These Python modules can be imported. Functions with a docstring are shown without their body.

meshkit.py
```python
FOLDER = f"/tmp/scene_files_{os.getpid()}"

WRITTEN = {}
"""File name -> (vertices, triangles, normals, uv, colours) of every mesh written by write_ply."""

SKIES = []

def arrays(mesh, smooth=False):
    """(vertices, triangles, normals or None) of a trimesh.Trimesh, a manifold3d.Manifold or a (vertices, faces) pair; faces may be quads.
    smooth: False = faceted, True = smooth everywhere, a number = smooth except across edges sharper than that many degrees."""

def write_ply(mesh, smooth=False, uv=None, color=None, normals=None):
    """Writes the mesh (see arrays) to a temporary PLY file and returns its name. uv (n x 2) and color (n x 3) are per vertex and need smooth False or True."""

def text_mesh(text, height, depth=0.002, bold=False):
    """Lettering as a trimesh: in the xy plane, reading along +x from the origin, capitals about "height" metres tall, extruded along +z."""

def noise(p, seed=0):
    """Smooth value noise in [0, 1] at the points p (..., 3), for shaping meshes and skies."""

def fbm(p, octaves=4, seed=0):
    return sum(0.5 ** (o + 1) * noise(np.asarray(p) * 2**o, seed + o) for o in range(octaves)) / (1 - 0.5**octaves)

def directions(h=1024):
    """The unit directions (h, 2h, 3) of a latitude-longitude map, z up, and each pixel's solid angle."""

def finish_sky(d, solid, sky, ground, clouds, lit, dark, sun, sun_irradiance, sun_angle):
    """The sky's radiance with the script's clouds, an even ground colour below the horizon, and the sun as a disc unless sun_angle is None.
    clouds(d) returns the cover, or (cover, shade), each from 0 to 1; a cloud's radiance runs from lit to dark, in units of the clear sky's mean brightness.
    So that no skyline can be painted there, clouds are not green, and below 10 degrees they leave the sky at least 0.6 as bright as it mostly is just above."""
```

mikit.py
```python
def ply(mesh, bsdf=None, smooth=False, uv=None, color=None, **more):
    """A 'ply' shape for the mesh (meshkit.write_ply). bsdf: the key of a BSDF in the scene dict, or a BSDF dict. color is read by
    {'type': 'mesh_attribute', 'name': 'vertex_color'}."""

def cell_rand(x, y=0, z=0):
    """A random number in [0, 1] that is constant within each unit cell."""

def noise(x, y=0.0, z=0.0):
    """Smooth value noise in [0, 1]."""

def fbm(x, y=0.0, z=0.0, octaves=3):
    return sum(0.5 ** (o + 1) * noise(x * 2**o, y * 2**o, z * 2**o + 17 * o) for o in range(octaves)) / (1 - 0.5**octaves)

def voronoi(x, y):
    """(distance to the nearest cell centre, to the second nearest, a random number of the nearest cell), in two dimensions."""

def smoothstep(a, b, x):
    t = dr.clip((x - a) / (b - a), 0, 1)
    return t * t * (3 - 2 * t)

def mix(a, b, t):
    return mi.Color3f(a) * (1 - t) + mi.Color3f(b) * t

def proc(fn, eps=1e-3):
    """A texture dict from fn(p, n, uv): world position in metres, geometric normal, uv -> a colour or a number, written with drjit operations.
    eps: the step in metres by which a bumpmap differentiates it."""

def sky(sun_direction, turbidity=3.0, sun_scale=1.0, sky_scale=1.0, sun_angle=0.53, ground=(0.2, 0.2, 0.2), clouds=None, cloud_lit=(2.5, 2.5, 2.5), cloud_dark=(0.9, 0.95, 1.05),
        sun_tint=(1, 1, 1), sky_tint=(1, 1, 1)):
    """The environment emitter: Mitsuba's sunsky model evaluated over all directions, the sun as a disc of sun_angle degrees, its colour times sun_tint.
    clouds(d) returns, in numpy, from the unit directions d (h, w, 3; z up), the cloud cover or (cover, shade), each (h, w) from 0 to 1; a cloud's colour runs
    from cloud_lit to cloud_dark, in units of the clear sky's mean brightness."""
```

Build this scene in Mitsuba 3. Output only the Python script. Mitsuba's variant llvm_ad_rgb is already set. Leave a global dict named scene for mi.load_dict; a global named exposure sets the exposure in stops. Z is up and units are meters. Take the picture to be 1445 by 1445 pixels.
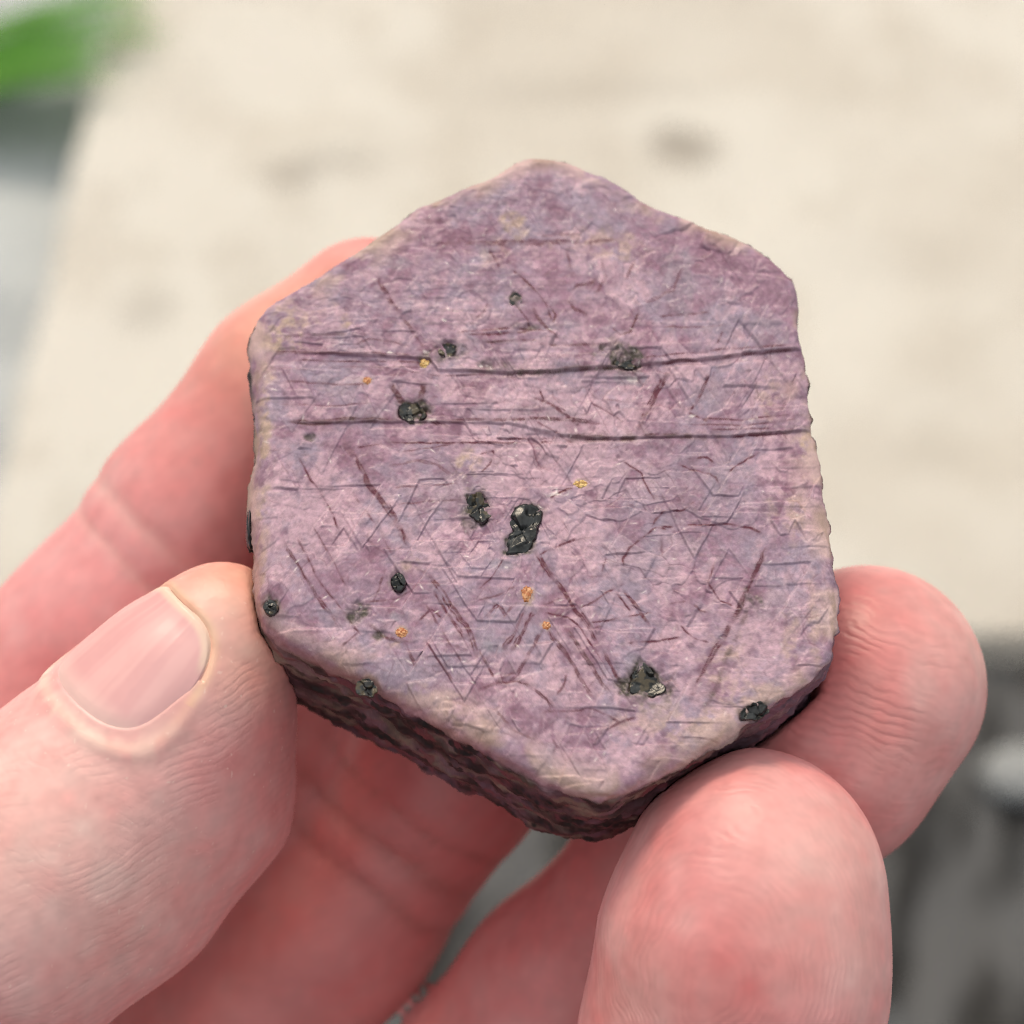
import math
import numpy as np
import shapely
import trimesh
import drjit as dr
import mitsuba as mi
import mikit
import meshkit
from scipy import ndimage
from scipy.spatial import ConvexHull, cKDTree

# ------------------------------------------------------------------ camera, sky, exposure
PITCH, FOV, HEIGHT, DIST = math.radians(43.5), 26.0, 0.45, 0.179
RIGHT = np.array([1.0, 0, 0])
UP = np.array([0, math.sin(PITCH), math.cos(PITCH)])
BACK = np.array([0, -math.cos(PITCH), math.sin(PITCH)])
EYE = np.array([0, 0, HEIGHT])
HELD = EYE - BACK * DIST                      # where the hand holds the crystal: origin of the hand's own frame (millimetres)
BASIS = np.stack([RIGHT, UP, BACK], 1)
T = mi.ScalarTransform4f
exposure = 2.32
scene, labels = {}, {}
scene["camera"] = {"type": "thinlens", "fov": FOV, "fov_axis": "x", "aperture_radius": 0.0019, "focus_distance": DIST - 0.002,
                   "near_clip": 0.01, "far_clip": 100.0,
                   "to_world": T().look_at(origin=EYE.tolist(), target=HELD.tolist(), up=[0, 0, 1])}
scene["sky"] = mikit.sky([-0.25, 0.55, 1.0], turbidity=3, sun_scale=0.3, sun_angle=18, clouds=lambda d: (np.ones(d.shape[:2]), 1 - d[..., 2]), ground=(0.25, 0.25, 0.25),
                         cloud_lit=(2.6, 2.58, 2.54), cloud_dark=(0.8, 0.82, 0.86))


def world(p):
    return HELD + (np.asarray(p, float) * 1e-3) @ BASIS.T


def ref(k):
    return {"type": "ref", "id": k}


def lerp(a, b, t):
    t = np.clip(t, 0, 1)[..., None]
    return np.asarray(a) * (1 - t) + np.asarray(b) * t


def sstep(a, b, x):
    t = np.clip((x - a) / (b - a), 0, 1)
    return t * t * (3 - 2 * t)


VC = {"type": "mesh_attribute", "name": "vertex_color"}

# ------------------------------------------------------------------ materials


def slab_color(p, n, uv):
    a = mikit.fbm(p.x * 14, p.y * 14, 3.0, octaves=4)
    b = mikit.fbm(p.x * 55, p.y * 40, 9.0, octaves=3)
    c = mikit.mix((0.47, 0.44, 0.388), (0.53, 0.508, 0.46), mikit.smoothstep(0.35, 0.65, a))
    c = mikit.mix(c, (0.41, 0.375, 0.32), mikit.smoothstep(0.5, 0.72, b) * 0.4)

    def spot(x, y, rx, ry, warp=0.5):
        d = dr.sqrt(dr.square((p.x - x) / rx) + dr.square((p.y - y) / ry)) + (b - 0.5) * warp
        return 1 - mikit.smoothstep(0.35, 1.25, d)

    for x, y, rx, ry, k in ((0.061, 0.662, 0.015, 0.014, 0.75), (-0.078, 0.645, 0.013, 0.011, 0.55), (-0.062, 0.655, 0.02, 0.007, 0.4),
                            (-0.119, 0.571, 0.012, 0.014, 0.3), (0.13, 0.60, 0.03, 0.02, 0.08), (0.03, 0.70, 0.05, 0.012, 0.2), (0.128, 0.50, 0.02, 0.012, 0.08)):
        c = mikit.mix(c, (0.20, 0.175, 0.145), spot(x, y, rx, ry) * k)
    return c


def ground_color(p, n, uv):
    s = mikit.fbm(p.x * 105 - p.y * 22, p.y * 30, 2.0, octaves=4)
    a = mikit.fbm(p.x * 40, p.y * 40, 7.0, octaves=3)
    c = mikit.mix((0.010, 0.0098, 0.0098), (0.075, 0.076, 0.078), mikit.smoothstep(0.36, 0.64, s))
    return mikit.mix(c, (0.085, 0.09, 0.095), mikit.smoothstep(0.55, 0.75, a) * 0.45)


def paver_color(p, n, uv):
    a = mikit.fbm(p.x * 30, p.y * 30, 5.0, octaves=4)
    return mikit.mix((0.33, 0.353, 0.362), (0.42, 0.443, 0.45), mikit.smoothstep(0.3, 0.7, a))


def diffuse(c, rough=0.8, spec=0.3):
    return {"type": "twosided", "bsdf": {"type": "principled", "base_color": c, "roughness": rough, "specular": spec}}


def rgb(*c):
    return {"type": "rgb", "value": list(c)}


scene["slab_stone"] = diffuse(mikit.proc(slab_color))
scene["dark_ground"] = diffuse(mikit.proc(ground_color), 0.7)
scene["grey_stone"] = diffuse(mikit.proc(paver_color))
scene["pale_stone"] = diffuse(rgb(0.26, 0.27, 0.27))
for k, c in enumerate(((0.10, 0.28, 0.045), (0.18, 0.39, 0.09), (0.065, 0.20, 0.035))):
    scene[f"leaf_{'abc'[k]}"] = {"type": "principledthin", "base_color": rgb(*c), "roughness": 0.45, "diff_trans": 0.7, "spec_trans": 0.0}


def pores(p, n, uv):
    q = p * 1000.0
    return 0.000018 * mikit.fbm(q.x * 3.2, q.y * 3.2, q.z * 3.2, octaves=2) + 0.000018 * mikit.noise(q.x * 1.3, q.y * 1.3, q.z * 1.3)


scene["skin"] = {"type": "twosided", "bsdf": {"type": "bumpmap", "arbitrary": mikit.proc(pores, 4e-5), "scale": 1.0,
                 "bsdf": {"type": "principled", "base_color": VC, "roughness": 0.42, "specular": 0.5, "sheen": 0.25, "sheen_tint": 0.6}}}
scene["nail_plate"] = {"type": "twosided", "bsdf": {"type": "principled", "base_color": VC, "roughness": 0.36, "specular": 0.42}}
scene["ruby"] = {"type": "twosided", "bsdf": {"type": "principled", "base_color": VC, "roughness": 0.45, "specular": 0.35}}
scene["dark_mineral"] = {"type": "twosided", "bsdf": {"type": "principled", "base_color": VC, "roughness": 0.26, "specular": 0.4}}
scene["ochre_mineral"] = {"type": "twosided", "bsdf": {"type": "principled", "base_color": VC, "roughness": 0.6, "specular": 0.4}}


def put(key, mesh, bsdf, label=None, category=None, group=None, kind=None, **more):
    scene[key] = mikit.ply(mesh, bsdf, **more)
    note = {k: v for k, v in dict(label=label, category=category, group=group, kind=kind).items() if v}
    if note:
        labels[key] = note


# ------------------------------------------------------------------ setting: dark ground, pale slab, grey paving stone
def sheet(x0, x1, y0, y1, z, nx, ny, amp, freq, seed):
    x, y = np.meshgrid(np.linspace(x0, x1, nx), np.linspace(y0, y1, ny))
    p = np.stack([x, y, 0 * x], -1)
    p[..., 2] = z + amp * (meshkit.fbm(p * np.array(freq), 4, seed) - 0.5)
    i = np.arange(nx * ny).reshape(ny, nx)
    return p.reshape(-1, 3), np.stack([i[:-1, :-1], i[:-1, 1:], i[1:, 1:], i[1:, :-1]], -1).reshape(-1, 4)


put("ground", sheet(-6, 6, -4, 8, -0.030, 41, 41, 0.0, (1, 1, 1), 1), "dark_ground", kind="structure", label="dark grey weathered ground below the pale slab")
put("ground__bark_chips", sheet(-0.156, 0.5, 0.1, 0.5, -0.013, 220, 160, 0.012, (70, 25, 1), 4), "dark_ground", smooth=True, kind="stuff")


def block(x0, x1, y0, y1, z0, z1, r, seed, amp):
    """A slab of stone with worn edges and an uneven top."""
    n = 70
    t = np.linspace(-1, 1, n)
    pts, quads, at = [], [], 0
    lo, hi = np.array([x0, y0, z0]), np.array([x1, y1, z1])
    for ax in range(3):
        for sg in (-1, 1):
            a, b = np.meshgrid(t, t, indexing="ij")
            p = np.zeros((n, n, 3))
            p[..., ax], p[..., (ax + 1) % 3], p[..., (ax + 2) % 3] = sg, a, b
            p = lo + (p + 1) / 2 * (hi - lo)
            core = np.clip(p, lo + r, hi - r)
            d = p - core
            p = core + d / np.maximum(np.linalg.norm(d, axis=-1, keepdims=True), 1e-9) * r
            p += amp * (meshkit.fbm(p * 40, 3, seed)[..., None] - 0.5) * (d / r)
            i = np.arange(n * n).reshape(n, n) + at
            q = np.stack([i[:-1, :-1], i[1:, :-1], i[1:, 1:], i[:-1, 1:]], -1).reshape(-1, 4)
            quads.append(q if sg > 0 else q[:, ::-1])
            pts.append(p.reshape(-1, 3))
            at += n * n
    return np.vstack(pts), np.vstack(quads)


put("stone_slab", block(-0.155, 0.95, 0.426, 1.75, -0.045, 0.0, 0.004, 5, 0.004), "slab_stone", smooth=True,
    label="pale beige stone slab with brown stains lying out of focus behind the hand", category="stone slab")
put("paving_stone", block(-1.0, -0.158, 0.20, 1.75, -0.062, -0.026, 0.004, 9, 0.003), "grey_stone", smooth=True,
    label="blue grey paving stone left of the beige slab, under the green plant", category="paving stone")
peb = trimesh.creation.icosphere(3)
peb.vertices *= np.array([0.012, 0.009, 0.006]) * (1 + 0.25 * (meshkit.fbm(peb.vertices * 1.5 + 7, 2, 3)[:, None] - 0.5))
peb.vertices += [0.1365, 0.381, -0.008]
put("pebble", peb, "pale_stone", smooth=True, label="pale grey pebble on the dark ground at the front of the beige slab", category="pebble")

rng = np.random.default_rng(5)
root = np.array([-0.258, 0.708, -0.025])
n_blade = 0
FRONT = [(-0.150, 0.742), (-0.146, 0.727), (-0.151, 0.719), (-0.160, 0.697), (-0.164, 0.702), (-0.170, 0.709), (-0.156, 0.752), (-0.172, 0.733), (-0.168, 0.692)]
FRONT += [(x - 0.006, y + 0.004) for x, y in FRONT]
for k in range(36):
    if k < len(FRONT):       # blades reaching out over the slab's corner
        tip = np.array([FRONT[k][0] + 0.016, FRONT[k][1], rng.uniform(0.008, 0.014)])
    else:
        a = rng.uniform(0.6, 5.6)
        tip = root + np.array([math.cos(a), math.sin(a), 0]) * rng.uniform(0.06, 0.13) + [0, 0, rng.uniform(0.02, 0.08)]
    base = root + rng.uniform(-0.008, 0.008, 3) * [1, 1, 0]
    if k < len(FRONT):
        base = np.array([root[0], 0.6 * tip[1] + 0.4 * root[1] + 0.003, root[2]])
    mid = (base + tip) / 2 + [0, (tip[1] - base[1]) * 0.3, rng.uniform(0.008, 0.016) if k < len(FRONT) else rng.uniform(0.03, 0.06)]
    t = np.linspace(0, 1, 15)[:, None]
    c = (1 - t) ** 2 * base + 2 * t * (1 - t) * mid + t * t * tip
    d = np.gradient(c, axis=0)
    side = np.cross(d, [0, 0, 1.0])
    side /= np.linalg.norm(side, axis=1, keepdims=True)
    w = (0.0042 if k < len(FRONT) else 0.0034) * rng.uniform(0.7, 1.2) * np.sin(np.pi * (0.12 + 0.86 * t)) ** 0.7
    v = np.stack([c - side * w, c - [0, 0, 0.0012], c + side * w], 1).reshape(-1, 3)
    i = np.arange(14)[:, None] * 3
    f = np.vstack([np.hstack([i, i + 1, i + 4, i + 3]), np.hstack([i + 1, i + 2, i + 5, i + 4])])
    put("grass_plant__blade" + (f"_{n_blade:03d}" if n_blade else ""), (v, f), f"leaf_{'abc'[rng.integers(3)]}", smooth=True)
    n_blade += 1
labels["grass_plant"] = {"label": "green plant with long arching blades beside the pale slab", "category": "plant"}

# ------------------------------------------------------------------ the crystal: face frame (u right, v up the face, n out of it), millimetres
TILT = math.radians(20)
CN = np.array([0, math.sin(TILT), math.cos(TILT)])
CU = np.array([1.0, 0, 0])
CV = np.cross(CN, CU)
C0 = np.array([2.43,1.86,.0])
THICK = 15.0
OUTLINE = np.array([(-4.4,28.44),(-1.37,29.95),(.76,30.22),(3.19,29.54),(5.91,28.31),(8.6,26.47),(11.28,25.05),(14.24,23.24),(16.92,22.57),(19.25,20.77),(20.57,19.45),(21.14,17.28),(21.36,14.34),(21.57,11.12),(21.81,7.31),(22.12,5.11),(22.45,2.3),(22.68,-.16),(22.85,-3.82),(23.05,-6.83),(23.13,-9.81),(23.16,-12.45),(22.84,-14.38),(21.44,-15.65),(19.42,-17.21),(16.29,-19.1),(12.9,-20.92),(9.54,-22.78),(6.76,-24.46),(5.1,-25.19),(3.46,-25.3),(1.27,-24.46),(-2.02,-22.78),(-4.78,-21.2),(-8.11,-19.38),(-11.47,-17.55),(-14.85,-15.77),(-18.25,-14.03),(-21.11,-12.45),(-22.51,-11.1),(-23.06,-8.62),(-23.43,-5.03),(-23.64,-1.39),(-23.61,3.55),(-23.76,7.31),(-23.91,11.12),(-23.92,14.34),(-23.45,15.84),(-21.6,17.28),(-19.26,18.59),(-15.75,21.24),(-13.1,23.24),(-10.42,25.25),(-7.42,26.94)])
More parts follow.
